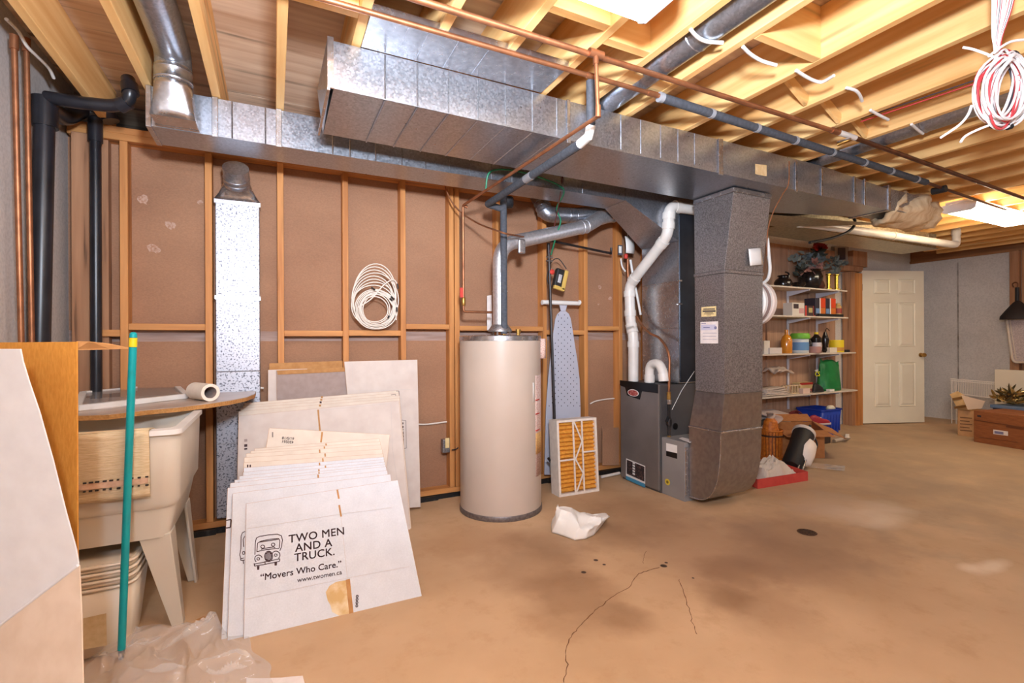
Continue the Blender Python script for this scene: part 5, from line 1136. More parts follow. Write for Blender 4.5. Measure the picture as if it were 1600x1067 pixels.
# ================================================================== CLEAR PLASTIC AND SCRAPS
CLEAR = pm('clear_plastic_film', (232, 228, 226), rough=.06, alpha=.3, spec=1.0)
random.seed(21)
fc = [OZ(a, c, 0) for a, c in ((100, 1100), (430, 1100), (396, 983), (126, 985))]
def film(u, v):
    p = fc[0].lerp(fc[1], u).lerp(fc[3].lerp(fc[2], u), v)
    e = min(u, 1 - u, v, 1 - v) * 7; e = max(0, min(1, e))
    wx = p.x + .06 * vnoise(p.x * 6, p.y * 6); wy = p.y + .06 * vnoise(p.x * 6 + 4, p.y * 6 + 9)
    n1 = ridge(wx * 8 + wy * 3, wy * 7) ** 3; n2 = ridge(wx * 17 - wy * 8, wy * 15 + 5) ** 3; n3 = ridge(wx * 34, wy * 30 + 2) ** 2
    bump_ = math.exp(-((u - .74) / .2) ** 2 - ((v - .62) / .3) ** 2) * .075 + math.exp(-((u - .4) / .2) ** 2 - ((v - .75) / .2) ** 2) * .03
    wob = V((vnoise(p.x * 9, p.y * 9) - .5, vnoise(p.y * 9 + 9, p.x * 9) - .5, 0)) * .09
    return p + wob + V((0, 0, .004 + e * (.045 * n1 + .022 * n2 + .006 * n3 + bump_ * (.35 + .65 * n1))))
tag(MB().grid(film, 110, 70).build('plastic_wrap', CLEAR, smooth=True), 'crumpled clear plastic sheet on the floor in front of the tub', 'plastic sheet')
pp = [OZ(a, c, .001) for a, c in ((385, 1075), (385, 1059), (405, 1060), (440, 1059), (458, 1057), (473, 1056), (478, 1075))]
tag(MB().prism(pp, (0, 0, .001)).build('paper_scrap', PAPER), 'torn white paper scrap at the bottom edge of the photo', 'paper')
tag(MB().prism([OZ(a, c, .002) for a, c in ((306, 969), (318, 971), (330, 966), (338, 961), (328, 963), (315, 965))], (0, 0, .003)).build('wood_chip', KCARD), 'small brown cardboard scrap on the floor beside the boxes', 'scrap')
# ================================================================== DOOR
dpl = Plane((7.364, 3.90, 0), V((8.242 - 7.364, 3.557 - 3.90, 0)).cross(V((0, 0, 1))))
if dpl.n.y > 0: dpl.n = -dpl.n
DOORM = pm('cream_door_paint', (238, 230, 210), (232, 222, 202), 3, .5)
ax = V((8.242 - 7.364, 3.557 - 3.90, 0)); DWd = ax.length; ax.normalize(); az = V((0, 0, 1)); an = -dpl.n
h0 = V((7.364, 3.90, .012)); DH = dpl(1395, 423).z - .012
door = struct(MB().obox(h0 + ax * DWd / 2 + az * DH / 2 + an * .02, ax, an, az, DWd, .036, DH).build('door_1', DOORM, bevel=.003, origin=h0))
def dp(px, py): p = dpl(px, py); return (p - h0).dot(ax), p.z
for (a, t_, c, b_) in ((1364.5, 436.5, 1391, 459), (1402.5, 436, 1429.5, 459.5), (1365, 472.5, 1391.5, 541.5), (1403, 472.5, 1430, 541.5), (1366, 566, 1392, 635), (1404, 565.5, 1430.5, 634.5)):
    u0, z1 = dp(a, t_); u1, z0 = dp(c, b_)
    f_ = lambda u, z, d: h0 + ax * u + V((0, 0, z - h0.z)) + dpl.n * d
    m_ = MB(); i_ = .03
    m_.add([f_(u0, z0, .0), f_(u1, z0, .0), f_(u1, z1, .0), f_(u0, z1, .0), f_(u0 + .008, z0 + .008, .01), f_(u1 - .008, z0 + .008, .01), f_(u1 - .008, z1 - .008, .01), f_(u0 + .008, z1 - .008, .01), f_(u0 + .018, z0 + .018, .0005), f_(u1 - .018, z0 + .018, .0005), f_(u1 - .018, z1 - .018, .0005), f_(u0 + .018, z1 - .018, .0005), f_(u0 + .045, z0 + .045, .011), f_(u1 - .045, z0 + .045, .011), f_(u1 - .045, z1 - .045, .011), f_(u0 + .045, z1 - .045, .011)],
        [(k + i, k + (i + 1) % 4, k + 4 + (i + 1) % 4, k + 4 + i) for k in (0, 4, 8) for i in range(4)] + [(12, 13, 14, 15)])
    m_.build('raised_panel', DOORM, door)
kc = dpl(1438.5, 554.5, .001)
MB().lathe([(.03, 0), (.03, .006), (.012, .01), (.012, .03), (.026, .04), (.03, .055), (.024, .068), (.0, .07)], kc, axis=dpl.n, n=20, capt=False).build('door_knob', BRASS, door, smooth=True)
for py in (449, 627): 
    p = dpl(1345.5, py); MB().obox(p + dpl.n * .006, ax, an, az, .022, .012, .09).build('hinge', BLACKPIPE, door)
# ================================================================== SHELVING
SH = pm('white_melamine_shelf', (214, 200, 184), (206, 190, 174), 6, .6)
SHU = pm('white_shelf_standard', (204, 200, 208), rough=.5)
YSF = 3.70
shelf_z = []
names = ['top', 'second', 'third', 'bottom']
for i, (py, rx) in enumerate(((453, 1324), (494.5, 1325.5), (550.5, 1337.5), (606.5, 1340))):
    p = OY(rx, py, YSF); z = (1.822, 1.475, 1.02, .525)[i]; shelf_z.append(z)
    s_ = MB().box(4.55, p.x, YSF, 3.995, z - .018, z).build('shelf_board', SH, bevel=.002)
    tag(s_, '%s shelf board of the wall shelves left of the open door' % names[i], 'shelf', 'wall shelf boards')
stds = [OY(1230.5, 460, 3.995).x, OY(1276, 460, 3.995).x, 5.0]
for k, x in enumerate(stds):
    t = thing('shelf_standard', ['white slotted shelf upright with brackets under the printed boxes', 'white slotted shelf upright nearest the door with its brackets', 'white slotted shelf upright partly hidden by the drum humidifier'][k], 'shelf upright', (x, 3.99, .3), 'shelf uprights')
    MB().box(x - .014, x + .014, 3.985, 3.999, .3, 1.95).build('upright', SHU, t)
    for z in shelf_z: MB().prism([(x - .008, 3.985, z - .020), (x - .008, YSF + .01, z - .020), (x - .008, YSF + .01, z - .032), (x - .008, 3.985, z - .085)], (.016, 0, 0)).build('bracket', SHU, t)
def cm(r, g, b_, r2=.55, m=0): return pm('paint_%d_%d_%d_%d' % (r, g, b_, int(r2 * 100)), (r, g, b_), rough=r2, metal=m)
def pbox(name, label, cat, px0, px1, pyt, pyb, Y, depth, mat, z0=None, group=None, rot=0, parts=()):
    a, c = OY(px0, pyb, Y), OY(px1, pyt, Y); zb = a.z if z0 is None else z0; h_ = c.z - a.z
    t = thing(name, label, cat, ((a.x + c.x) / 2, Y + depth / 2, zb), group)
    MB().box(a.x, c.x, Y, Y + depth, zb + .0005, zb + h_).build('body', mat, t, bevel=.002, seg=1)
    for (fx0, fx1, fz0, fz1, m_, nm) in parts:
        MB().box(a.x + (c.x - a.x) * fx0, a.x + (c.x - a.x) * fx1, Y - .002, Y - .0004, zb + h_ * fz0 + .001, zb + h_ * fz1).build(nm, m_, t)
    return t
def turned(name, label, cat, px, pyt, pyb, Y, prof, mat, z0, rpx, parts=(), group=None, n=16, nm='body'):
    c = OY(px, pyb, Y); h_ = OY(px, pyt, Y).z - c.z; r_ = abs(OY(px + rpx, pyb, Y).x - c.x) * .8
    t = thing(name, label, cat, (c.x, Y, z0), group)
    MB().lathe([(max(a * r_, .0005), .0005 + b_ * h_) for a, b_ in prof], (c.x, Y, z0), n=n).build(nm, mat, t, smooth=True)
    for pf_, m_, pn in parts: MB().lathe([(max(a * r_, .0005), .0005 + b_ * h_) for a, b_ in pf_], (c.x, Y, z0), n=n).build(pn, m_, t, smooth=True)
    return t
Z1, Z2, Z3, Z4 = shelf_z
DARK = pm('glossy_dark_ceramic', (28, 22, 22), rough=.18)
j = turned('ceramic_jug', 'round glossy dark jug standing on the top shelf', 'jug', 1223.5, 423, 442, 3.82, [(.6, 0), (.95, .15), (1, .4), (.8, .65), (.5, .78), (.5, .86), (.65, .92), (.6, .98), (.1, 1)], DARK, Z1, 10.5, n=24)
MB().tube(spline([WL[j.name] + V((.05, 0, .19)), WL[j.name] + V((.11, 0, .17)), WL[j.name] + V((.10, 0, .11))]), .01, 8).build('handle', DARK, j, smooth=True)
# flower arrangement
fw_ = thing('silk_flower_arrangement', 'dusty silk flowers and grey green leaves in a dark pot on the top shelf', 'flowers', OY(1262, 444, 3.84))
fw_.location.z = Z1; WL[fw_.name] = V((fw_.location.x, 3.84, Z1))
fcx = OY(1266, 440, 3.84).x
MB().lathe([(.09, 0), (.13, .05), (.14, .16), (.11, .24), (.12, .25)], (fcx, 3.84, Z1), n=20).build('pot', DARK, fw_, smooth=True)
random.seed(31)
def leaf(m_, p, d, l, w):
    d = V(d).normalized(); s_ = d.cross(V((random.uniform(-1, 1), random.uniform(-1, 1), random.uniform(-1, 1)))).normalized(); u = s_.cross(d)
    m_.add([p, p + d * l * .35 + s_ * w + u * w * .3, p + d * l * .75 + s_ * w * .7, p + d * l - u * w * .4, p + d * l * .75 - s_ * w * .7, p + d * l * .35 - s_ * w + u * w * .3, p + d * l * .5 - u * w * .1], [(0, 1, 6), (1, 2, 6), (2, 3, 6), (3, 4, 6), (4, 5, 6), (5, 0, 6)])
LV = {'grey_leaf': cm(122, 126, 118, .8), 'dark_leaf': cm(58, 62, 54, .8), 'dusty_pink_bloom': cm(168, 122, 112, .8), 'blue_grey_bloom': cm(112, 124, 128, .8), 'red_bloom': cm(150, 34, 34, .7)}
clus = [((1262, 412), 26, 'grey_leaf', 26, 15, 20), ((1272, 405), 30, 'blue_grey_bloom', 22, 10, 18), ((1255, 425), 16, 'dark_leaf', 10, 12, 18), ((1268, 420), 20, 'dusty_pink_bloom', 16, 8, 10), ((1280, 387), 12, 'red_bloom', 5, 5, 5), ((1277, 398), 14, 'dark_leaf', 14, 12, 12), ((1300, 418), 26, 'grey_leaf', 14, 10, 14), ((1312, 412), 16, 'grey_leaf', 12, 10, 12)]
for ci, ((px, py), n_, nm, sx_, sy_, ln) in enumerate(clus):
    for k in range(n_ // 2 + 4):
        p = OY(px + random.gauss(0, sx_ * .4), py + random.gauss(0, sy_ * .5), 3.84 + random.uniform(-.08, .08))
        m_ = MB()
        for q in range(3 if 'leaf' in nm else 5):
            leaf(m_, p, (random.uniform(-1, 1), random.uniform(-1, 1), random.uniform(-.5, 1)), random.uniform(.05, .1), random.uniform(.018, .03))
        m_.build(nm, LV[nm], fw_)
for a, c in (((1266, 425), (1262, 405)), ((1270, 425), (1278, 392)), ((1272, 428), (1298, 420)), ((1264, 424), (1252, 412))):
    MB().tube([V((fcx, 3.84, Z1 + .2)), OY(*c, 3.84)], .004, 5).build('stem', LV['dark_leaf'], fw_)
BR = pm('polished_brass', (206, 176, 70), rough=.22, metal=.9)
for k, (px, pt) in enumerate(((1294.5, 425), (1307, 425))):
    turned('brass_candlestick', ['left brass candlestick in front of the flowers on the top shelf', 'right brass candlestick in front of the flowers on the top shelf'][k], 'candlestick', px, pt, 449, 3.74, [(1, 0), (1, .06), (.45, .1), (.45, .9), (.7, .94), (.7, 1)], BR, Z1, 4.5, group='brass candlesticks')
turned('small_dark_pot', 'small dark reddish pot beside the candlesticks', 'pot', 1281, 433, 446, 3.75, [(.7, 0), (1, .4), (.8, .8), (.6, 1)], pm('brown_glaze', (74, 40, 32), rough=.3), Z1, 6)
turned('low_dark_dish', 'low dark dish between the jug and the flowers on the top shelf', 'dish', 1248, 437, 445, 3.76, [(.6, 0), (1, .6), (.9, 1)], DARK, Z1, 8)
pf_ = thing('framed_picture', 'small dark framed picture hanging above the door end of the shelves', 'picture', OY(1314, 413, 4.0))
MB().hexa([OY(a, c, 3.99 + e) for e in (0, .02) for a, c in ((1304, 413), (1326, 412), (1326, 384), (1304, 384))]).build('frame', cm(150, 140, 132, .4), pf_)
MB().hexa([OY(a, c, 3.985 + e) for e in (0, .004) for a, c in ((1309, 406), (1321, 405.5), (1321, 387), (1309, 387))]).build('print', cm(46, 46, 60, .3), pf_)
# second shelf
pbox('printed_carton', 'white printed carton on the second shelf at its left', 'carton', 1238, 1257, 472, 492, 3.76, .12, cm(216, 206, 194), Z2, parts=((.1, .5, .55, .9, INK, 'print'), (.55, .95, .2, .6, cm(196, 150, 150), 'print')))
pbox('red_tea_box', 'small red and dark box on the second shelf', 'carton', 1258, 1274, 477, 493, 3.76, .1, cm(70, 50, 50), Z2, parts=((0, .15, 0, 1, cm(190, 60, 50), 'stripe'), (.35, .7, .35, .8, cm(190, 170, 110), 'print'), (.8, 1, 0, 1, cm(196, 84, 66), 'stripe')))
for k, px in enumerate((1274, 1290)):
    pbox('orange_carton', ['left of the two tall orange and dark cartons on the second shelf', 'right of the two tall orange and dark cartons on the second shelf'][k], 'carton', px, px + 15.5, 465, 491, 3.74, .14, cm(46, 40, 52), Z2 + .016, 'orange cartons', parts=((.42, .52, 0, 1, WHITEP, 'white_stripe'), (.53, 1, .45, 1, cm(214, 66, 24), 'orange_panel'), (.53, 1, 0, .44, cm(206, 110, 40), 'amber_panel'), (.05, .38, .1, .4, cm(110, 140, 180), 'blue_print')))
pbox('black_tray', 'thin black tray under the orange cartons', 'tray', 1280, 1318, 490, 493, 3.72, .24, cm(30, 28, 28), Z2)
turned('spice_bottle', 'small bottle with yellow label at the right end of the second shelf', 'bottle', 1309, 470, 490, 3.79, [(1, 0), (1, .75), (.6, .85), (.6, 1)], cm(190, 150, 90), Z2 + .016, 4, parts=((((1.02, .2), (1.02, .6)), cm(150, 60, 50), 'label'),))
# third shelf
pbox('white_gadget', 'white plastic gadget at the left end of the third shelf', 'gadget', 1194, 1203, 535, 556, 3.76, .08, WHITEP, Z3)
pbox('stack_of_cards', 'low white box of cards on the third shelf', 'box', 1203, 1222, 547, 557, 3.74, .12, cm(214, 202, 196), Z3)
turned('amber_bottle', 'amber bottle on the third shelf', 'bottle', 1229, 512, 549, 3.80, [(.9, 0), (1, .05), (1, .55), (.7, .72), (.3, .8), (.3, 1)], pm('amber_glass', (206, 130, 36), rough=.15, spec=.8), Z3, 6.5)
turned('green_lid_tub', 'white tub with a bright green lid on the third shelf', 'tub', 1250, 522, 553, 3.78, [(.8, 0), (1, .1), (1, .7), (.95, .72)], cm(206, 214, 216), Z3, 9.5, parts=((((1.12, .72), (1.15, .74), (1.15, .9), (1.0, 1)), cm(110, 176, 52), 'lid'), (((1.02, .15), (1.02, .55)), cm(96, 140, 186), 'label')))
pbox('white_label_box', 'narrow white and green box beside the green lidded tub', 'carton', 1256, 1264, 535, 553, 3.72, .06, WHITEP, Z3, parts=((0, .4, 0, 1, cm(30, 110, 56), 'green_stripe'),))
turned('dark_bottle', 'dark bottle behind the narrow box on the third shelf', 'bottle', 1263.5, 519, 548, 3.84, [(.9, 0), (1, .1), (1, .6), (.4, .8), (.4, 1)], DARK, Z3, 4.5)
turned('yellow_cap_bottle', 'black bottle with a yellow cap and pale label on the third shelf', 'bottle', 1275.5, 517, 549, 3.78, [(.95, 0), (1, .05), (1, .72), (.5, .84), (.4, .9)], DARK, Z3, 5.5, parts=((((.42, .9), (.42, 1)), cm(220, 190, 40), 'cap'), (((1.02, .12), (1.02, .5)), cm(206, 196, 200), 'label')))
turned('pink_jar', 'low pink and brown jar at the front of the third shelf', 'jar', 1273, 543, 553, 3.73, [(.95, 0), (1, .3), (1, .9), (.9, 1)], cm(168, 124, 116), Z3, 7)
t = turned('black_pepper_mill', 'black turned mill with curved handle at the right of the third shelf', 'mill', 1289.5, 517, 549, 3.80, [(.7, 0), (1, .1), (.8, .35), (1.2, .6), (.7, .85), (.4, 1)], DARK, Z3, 3.6)
MB().tube(spline([OY(1289, 518, 3.8), OY(1292, 513, 3.79), OY(1296, 517, 3.78)]), .005, 6).build('handle', DARK, t)
pbox('white_soap_box', 'small white box in front of the yellow can', 'carton', 1297, 1308, 544, 552, 3.73, .05, cm(220, 208, 190), Z3)
turned('yellow_can', 'yellow can on the third shelf', 'can', 1307, 530, 549, 3.81, [(.95, 0), (1, .03), (1, .95), (.97, 1), (.9, .99)], cm(224, 196, 30), Z3, 7.5, parts=((((1.01, .1), (1.01, .4)), cm(196, 140, 60), 'label'),))
pbox('black_case', 'flat black case at the right end of the third shelf', 'case', 1315, 1328, 547, 551, 3.75, .1, cm(30, 28, 30), Z3)
# bottom shelf
GB = pm('green_plastic_bag', (22, 128, 62), (14, 104, 50), 6, .5, lo=.3, hi=.7)
gb = thing('green_shopping_bag', 'green plastic shopping bag with yellow lettering standing on the bottom shelf', 'bag', OY(1295, 607, 3.8))
def gbf(u, v):
    w = 2 * math.pi * u; c_ = OY(1296, 600, 3.83).x; hw = .205 * (1 - .07 * v ** 2) ; h_ = .40
    n_ = .02 * (ridge(3 * math.cos(w) + 2, 4 * v + math.sin(w)) - .5)
    x = c_ + hw * (abs(math.cos(w)) ** .7) * (1 if math.cos(w) > 0 else -1) + n_ + .02 * v
    return (x, 3.84 + (.09 * (1 - .75 * v)) * math.sin(w) + n_, Z4 + .002 + h_ * v * (1 - .05 * math.cos(w)) - .03 * (v > .9) * abs(math.sin(2 * w)))
MB().grid(gbf, 40, 12, closeu=True).build('bag_body', GB, gb, smooth='all', solid=.003)
text('CS', .085, OY(1273.5, 588, 3.742), (1, 0, 0), (0, 0, 1), cm(220, 220, 40), gb, thick=.002)
text('ool', .05, OY(1273.5, 580.5, 3.742), (1, 0, 0), (0, 0, 1), WHITEP, gb, thick=.002)
random.seed(12)
for i in range(5):
    a, c = OY(1194 + i * 1.2, 620 - i * 4, 3.71 + .01 * i), OY(1238 - i * 2.5, 618 - i * 4, 3.71 + .01 * i)
    z = Z4 + .001 + i * .018
    tag(MB().grid(lambda u, v: (a.x + (c.x - a.x) * u + .02 * v, 3.715 + .2 * v + .01 * i, z + .008 + .006 * math.sin(u * 4 + i)), 8, 3).build('newspaper', pm('newsprint_%d' % (i % 2), ((206, 186, 170), (176, 158, 150))[i % 2], ((180, 164, 152), (206, 190, 178))[i % 2], 22, .85, stretch=(1, 4, 1)), smooth='all', solid=.014), '%s folded newspaper counted from the bottom of the pile on the bottom shelf' % ('first', 'second', 'third', 'fourth', 'topmost')[i], 'newspaper', 'newspapers on the bottom shelf')
cl = OY(1216, 585, 3.82)
def clf(u, v): return cl + V((.30 * (u - .5), .2 * (v - .5), .01 + .05 * ridge(u * 3 + 1, v * 3) + .04 * vnoise(u * 5, v * 5 + 3) - .03 * abs(u - .5)))
tag(MB().grid(clf, 18, 10).build('folded_cloth', cm(190, 168, 152, .9), smooth='all', solid=.02), 'crumpled pale cloth lying on top of the newspaper pile', 'cloth')
# dish rack
dk = thing('dish_rack', 'beige plastic dish rack with slots on the bottom shelf', 'rack', OY(1240, 607, 3.76))
a, c = OY(1224, 606, 3.76), OY(1254, 590, 3.76)
RK = cm(206, 180, 146, .5)
MB().box(a.x, c.x, 3.76, 3.96, Z4 + .002, Z4 + .012).build('tray', RK, dk)
for k in range(7): x = a.x + (c.x - a.x) * (k + .5) / 7; MB().tube(spline([V((x, 3.77, Z4 + .012)), V((x, 3.77, Z4 + .09)), V((x + .01, 3.79, Z4 + .11)), V((x + .02, 3.82, Z4 + .09)), V((x + .02, 3.83, Z4 + .012))], 4), .005, 6).build('tine', RK, dk)
MB().tube([V((a.x, 3.775, Z4 + .1)), V((c.x, 3.775, Z4 + .1))], .006, 6).build('rail', RK, dk)
pbox('yellow_tea_tin', 'pale yellow and red box behind the dish rack', 'carton', 1250, 1270, 584, 599, 3.88, .1, cm(206, 178, 126), Z4, parts=((0, 1, .75, 1, cm(170, 40, 36), 'red_lid'), (0, 1, 0, .3, cm(170, 86, 84), 'red_band')))
pbox('pink_card_box', 'small pinkish box leaning in front of the tea tin', 'carton', 1255, 1266, 602, 611, 3.72, .06, cm(216, 186, 172), Z4)
def shoe(label, px, pyb, Y, L_, z, m1, m2, ang, group):
    c = OY(px, pyb, Y); c.z = z; t = thing('shoe', label, 'shoe', c, group); d = V((math.cos(ang), math.sin(ang), 0)); s_ = V((-d.y, d.x, 0))
    def so(u, v):
        w = 2 * math.pi * u; wd = .042 * (1 - .25 * math.cos(w) ** 2); return c + d * (L_ / 2 * math.cos(w)) + s_ * (wd * math.sin(w) * (1 + .15 * math.cos(w))) + V((0, 0, .001 + .022 * v))
    MB().grid(so, 24, 1, closeu=True).build('sole', m2, t, smooth=True, solid=.004)
    def upf(u, v):
        w = 2 * math.pi * u; x = math.cos(w); hh = .045 + .045 * (1 - x) / 2 * 1.1; r_ = 1 - .62 * v ** 2.2
        sh = -.18 * v if x > 0 else -.05 * v
        return c + d * (L_ / 2 * .95 * (x * r_ + sh)) + s_ * (.04 * r_ * math.sin(w)) + V((0, 0, .022 + hh * math.sin(v * math.pi / 2)))
    MB().grid(upf, 24, 8, closeu=True).build('upper', m1, t, smooth='all')
    MB().tube([c + d * L_ * .02 + s_ * .02 + V((0, 0, .085)), c + d * L_ * .02 - s_ * .02 + V((0, 0, .085))], .006, 6).build('laces', WHITEP, t)
BLK = cm(26, 24, 26, .6)
shoe('black shoe lying in front of the green bag on the bottom shelf', 1278, 610, 3.77, .27, Z4, BLK, cm(40, 38, 40), .15, 'shoes on the shelf')
pbox('white_cable_box', 'tiny white charger lying beside the green bag', 'charger', 1297, 1304, 605, 609, 3.72, .05, WHITEP, Z4)
# ================================================================== UNDER THE SHELVES
bl = thing('blue_basket', 'blue plastic basket under the bottom shelf', 'basket', OZ(1297, 668, 0))
BLUE = pm('blue_plastic', (28, 62, 168), (22, 50, 144), 8, .45)
q = OZ(1284, 668, 0); bx = OZ(1315, 665, 0); yb_ = 3.62; xa, xb_ = OY(1285, 664, yb_).x, OY(1316, 664, yb_).x; bz = OY(1300, 640, yb_).z
loft([rr(xa + .03, xb_ - .03, yb_ + .02, yb_ + .30, .03, .004), rr(xa, xb_, yb_, yb_ + .33, .03, bz)], cap0=True).build('basket_wall', BLUE, bl, smooth=True, solid=.006)
loft([rr(xa - .008, xb_ + .008, yb_ - .008, yb_ + .338, .03, bz - .012), rr(xa - .008, xb_ + .008, yb_ - .008, yb_ + .338, .03, bz + .004), rr(xa + .006, xb_ - .006, yb_ + .006, yb_ + .324, .03, bz + .004)]).build('rim', BLUE, bl, solid=.003)
for k in range(6): x = xa + .05 + (xb_ - xa - .1) * k / 5; MB().box(x - .008, x + .008, yb_ + .001, yb_ + .008, .05, bz - .04).build('rib', BLUE, bl)
tag(MB().lathe([(.06, 0), (.07, .02), (.04, .05), (.0, .055)], (xb_ - .07, yb_ + .1, bz - .02), n=12, capt=False, sy=.7).build('white_rag', cm(214, 204, 186, .9), smooth='all'), 'small white rag on the corner of the blue basket', 'rag')
shoe('red and black sneaker on the pile beside the blue basket', 1280, 652, 3.45, .30, .20, cm(150, 24, 40), cm(190, 170, 170), -.3, 'sneakers under the shelf')
shoe('black sneaker with white sole edge below the red sneaker', 1278, 663, 3.42, .32, .08, BLK, cm(200, 196, 190), -.25, 'sneakers under the shelf')
sbx = OY(1262, 672, 3.4).x
MB().box(sbx, OY(1292, 672, 3.4).x, 3.36, 3.56, .003, .078).build('shoe_carton', cm(60, 46, 44), None)
tag(bpy.data.objects['shoe_carton'], 'flat dark carton under the sneakers', 'carton')
rb_ = thing('red_tote', 'dark red cloth bag under the shelf left of the sneakers', 'bag', OZ(1250, 668, 0))
x0, x1 = OY(1236, 660, 3.62).x, OY(1266, 660, 3.62).x
MB().grid(lambda u, v: ((x0 + x1) / 2 + (x1 - x0) / 2 * math.cos(6.2832 * u) * (1 - .4 * v ** 3), 3.72 + .1 * math.sin(6.2832 * u) * (1 - .6 * v ** 2), .004 + .30 * v + .02 * math.sin(12 * u)), 24, 8, closeu=True).build('body', pm('dark_red_cloth', (110, 28, 30), (84, 20, 24), 10, .9), rb_, smooth='all', solid=.006)
MB().tube(spline([V((x0 + .05, 3.69, .29)), V(((x0 + x1) / 2, 3.68, .34)), V((x1 - .05, 3.69, .29))]), .008, 6).build('handle', MATS['dark_red_cloth'], rb_)
wb_ = thing('white_storage_box', 'white storage box with a flat lid under the bottom shelf', 'box', OZ(1226, 682, 0))
x0, x1 = OY(1206, 668, 3.66).x, OY(1236, 668, 3.66).x
zt2 = OY(1225, 650, 3.66).z
MB().box(x0, x1, 3.66, 3.88, .003, zt2 - .012).build('body', cm(170, 160, 154), wb_, bevel=.004)
MB().hexa([(x0 - .02, 3.62, zt2 - .011), (x1 + .03, 3.62, zt2 - .011), (x1 + .01, 3.90, zt2 + .03), (x0, 3.90, zt2 + .03), (x0 - .02, 3.62, zt2), (x1 + .03, 3.62, zt2), (x1 + .01, 3.90, zt2 + .045), (x0, 3.90, zt2 + .045)]).build('lid', cm(206, 188, 182), wb_)
tag(MB().grid(lambda u, v: OY(1198 + 14 * u, 668 - 24 * v + 6 * u, 3.2) + V((.03 * math.sin(9 * v), .06 * math.cos(7 * u + 3 * v), 0)), 10, 12).build('draped_cloth', cm(196, 170, 152, .9), smooth='all', solid=.012), 'pale cloth draped beside the return duct above the orange basket', 'cloth')
# orange wicker lantern basket
ob_ = thing('orange_wicker_basket', 'orange wicker basket with slatted sides behind the red tray', 'basket', OZ(1214, 716, 0))
OR = pm('orange_wicker', (206, 116, 30), (172, 86, 18), 40, .6)
oc = OZ(1214, 720, 0); oc.y += .06
for k in range(22):
    w = 2 * math.pi * k / 22; MB().bar(oc + V((.095 * math.cos(w), .095 * math.sin(w), .004)), oc + V((.10 * math.cos(w), .10 * math.sin(w), .29)), .02, .006, up=(math.cos(w), math.sin(w), 0)).build('slat', OR, ob_)
for z, r_ in ((.03, .1), (.235, .105), (.285, .104)): MB().lathe([(r_, z), (r_ + .006, z + .004), (r_ + .006, z + .014), (r_, z + .018)], oc, n=28, capb=False, capt=False).build('hoop', OR if z != .235 else cm(70, 36, 16), ob_, smooth=True)
MB().lathe([(.088, .0), (.09, .26)], oc, n=24).build('liner', cm(120, 62, 20), ob_)
MB().lathe([(.07, .261), (.075, .30), (.06, .38), (.035, .41)], oc + V((-.01, 0, 0)), n=16).build('stack_inside', OR, ob_)
tag(MB().lathe([(.03, 0), (.045, .03), (.045, .12), (.03, .15)], OY(1211, 668, oc.y) + V((.06, .22, -.02)), n=14, axis=(1, 0, .2)).build('binocular_case', BLK, smooth=True), 'black round case lying behind the orange basket', 'case')
# golf bag
gbg = thing('golf_bag', 'small white and black golf bag leaning toward the open brown carton', 'golf bag', OZ(1243, 722, 0))
gA, gB = OZ(1236, 735, 0) + V((0, 0, .03)), OY(1256, 677, 2.93)
gd = (gB - gA).normalized()
MB().tube([gA, gA.lerp(gB, .1), gA.lerp(gB, .6), gB], [.075, .085, .085, .095], 20).build('bag_body', BLK, gbg, smooth=True)
sd = V((.9, -.45, 0)).normalized()
MB().lathe([(.03, 0), (.085, .03), (.095, .14), (.085, .25), (.03, .3)], gA.lerp(gB, .12) + sd * .08, axis=gd, n=16, sy=.8).build('side_pocket', cm(236, 222, 210), gbg, smooth='all')
MB().tube([gB - gd * .02, gB + gd * .015], .1, 20).build('top_cuff', cm(214, 200, 190), gbg, smooth=True)
MB().tube(spline([gB + sd * .08, gA.lerp(gB, .6) + sd * .17, gA.lerp(gB, .2) + sd * .12]), .008, 6).build('carry_strap', BLK, gbg)
MB().tube([gA + V((-.06, -.09, -.02)), gB + V((-.09, -.09, -.06))], .008, 8).build('stand_leg', GALVB, gbg)
MB().tube([gA + V((-.02, -.11, -.02)), gB + V((-.04, -.1, -.08))], .008, 8).build('stand_leg', GALVB, gbg)
for k in range(4): p = gB + V((.03 * math.cos(k * 1.6), .03 * math.sin(k * 1.6), 0)); MB().tube([p, p + gd * (.06 + .02 * k)], .012, 8).build('club_head_cover', (BLK, WHITEP, BR, BLK)[k], gbg)
# brown open carton
oc_ = thing('open_brown_carton', 'open brown carton with spread flaps on the floor under the shelves', 'box', OZ(1292, 716, 0))
bA, bB, bC = OZ(1262, 712, 0), OZ(1291, 716, 0), OZ(1318, 689, 0)
bB = OZ(1288, 716, 0); bA = bB + V((-.42, .20, 0)); bC = bB + V((.45, .40, 0)); bD = bA + (bC - bB)
CHt = .27
KB = pm('tan_carton_face', (176, 116, 66), (164, 104, 58), 30, .85)
for a, c in ((bA, bB), (bB, bC), (bC, bD), (bD, bA)): MB().bar(a + V((0, 0, CHt / 2 + .002)), c + V((0, 0, CHt / 2 + .002)), .006, CHt).build('side', KB, oc_)
MB().prism([p + V((0, 0, .002)) for p in (bA, bB, bC, bD)], (0, 0, .005)).build('bottom', KB, oc_)
for a, c, o in ((bA, bB, V((-.09, -.16, -.02))), (bB, bC, V((.14, -.13, -.07))), (bC, bD, V((.1, .12, .06)))): MB().prism([a + V((0, 0, CHt + .006)), c + V((0, 0, CHt + .006)), c + o + V((0, 0, CHt)), a + o + V((0, 0, CHt))], (0, 0, .005)).build('flap', KB, oc_)
dface = (bC - bB).normalized(); fcn = dface.cross(V((0, 0, 1))).normalized()
MB().obox(bB.lerp(bC, .35) + V((0, 0, .12)) + fcn * .0045, dface, fcn, (0, 0, 1), .12, .001, .1).build('printed_label', PAPER, oc_)
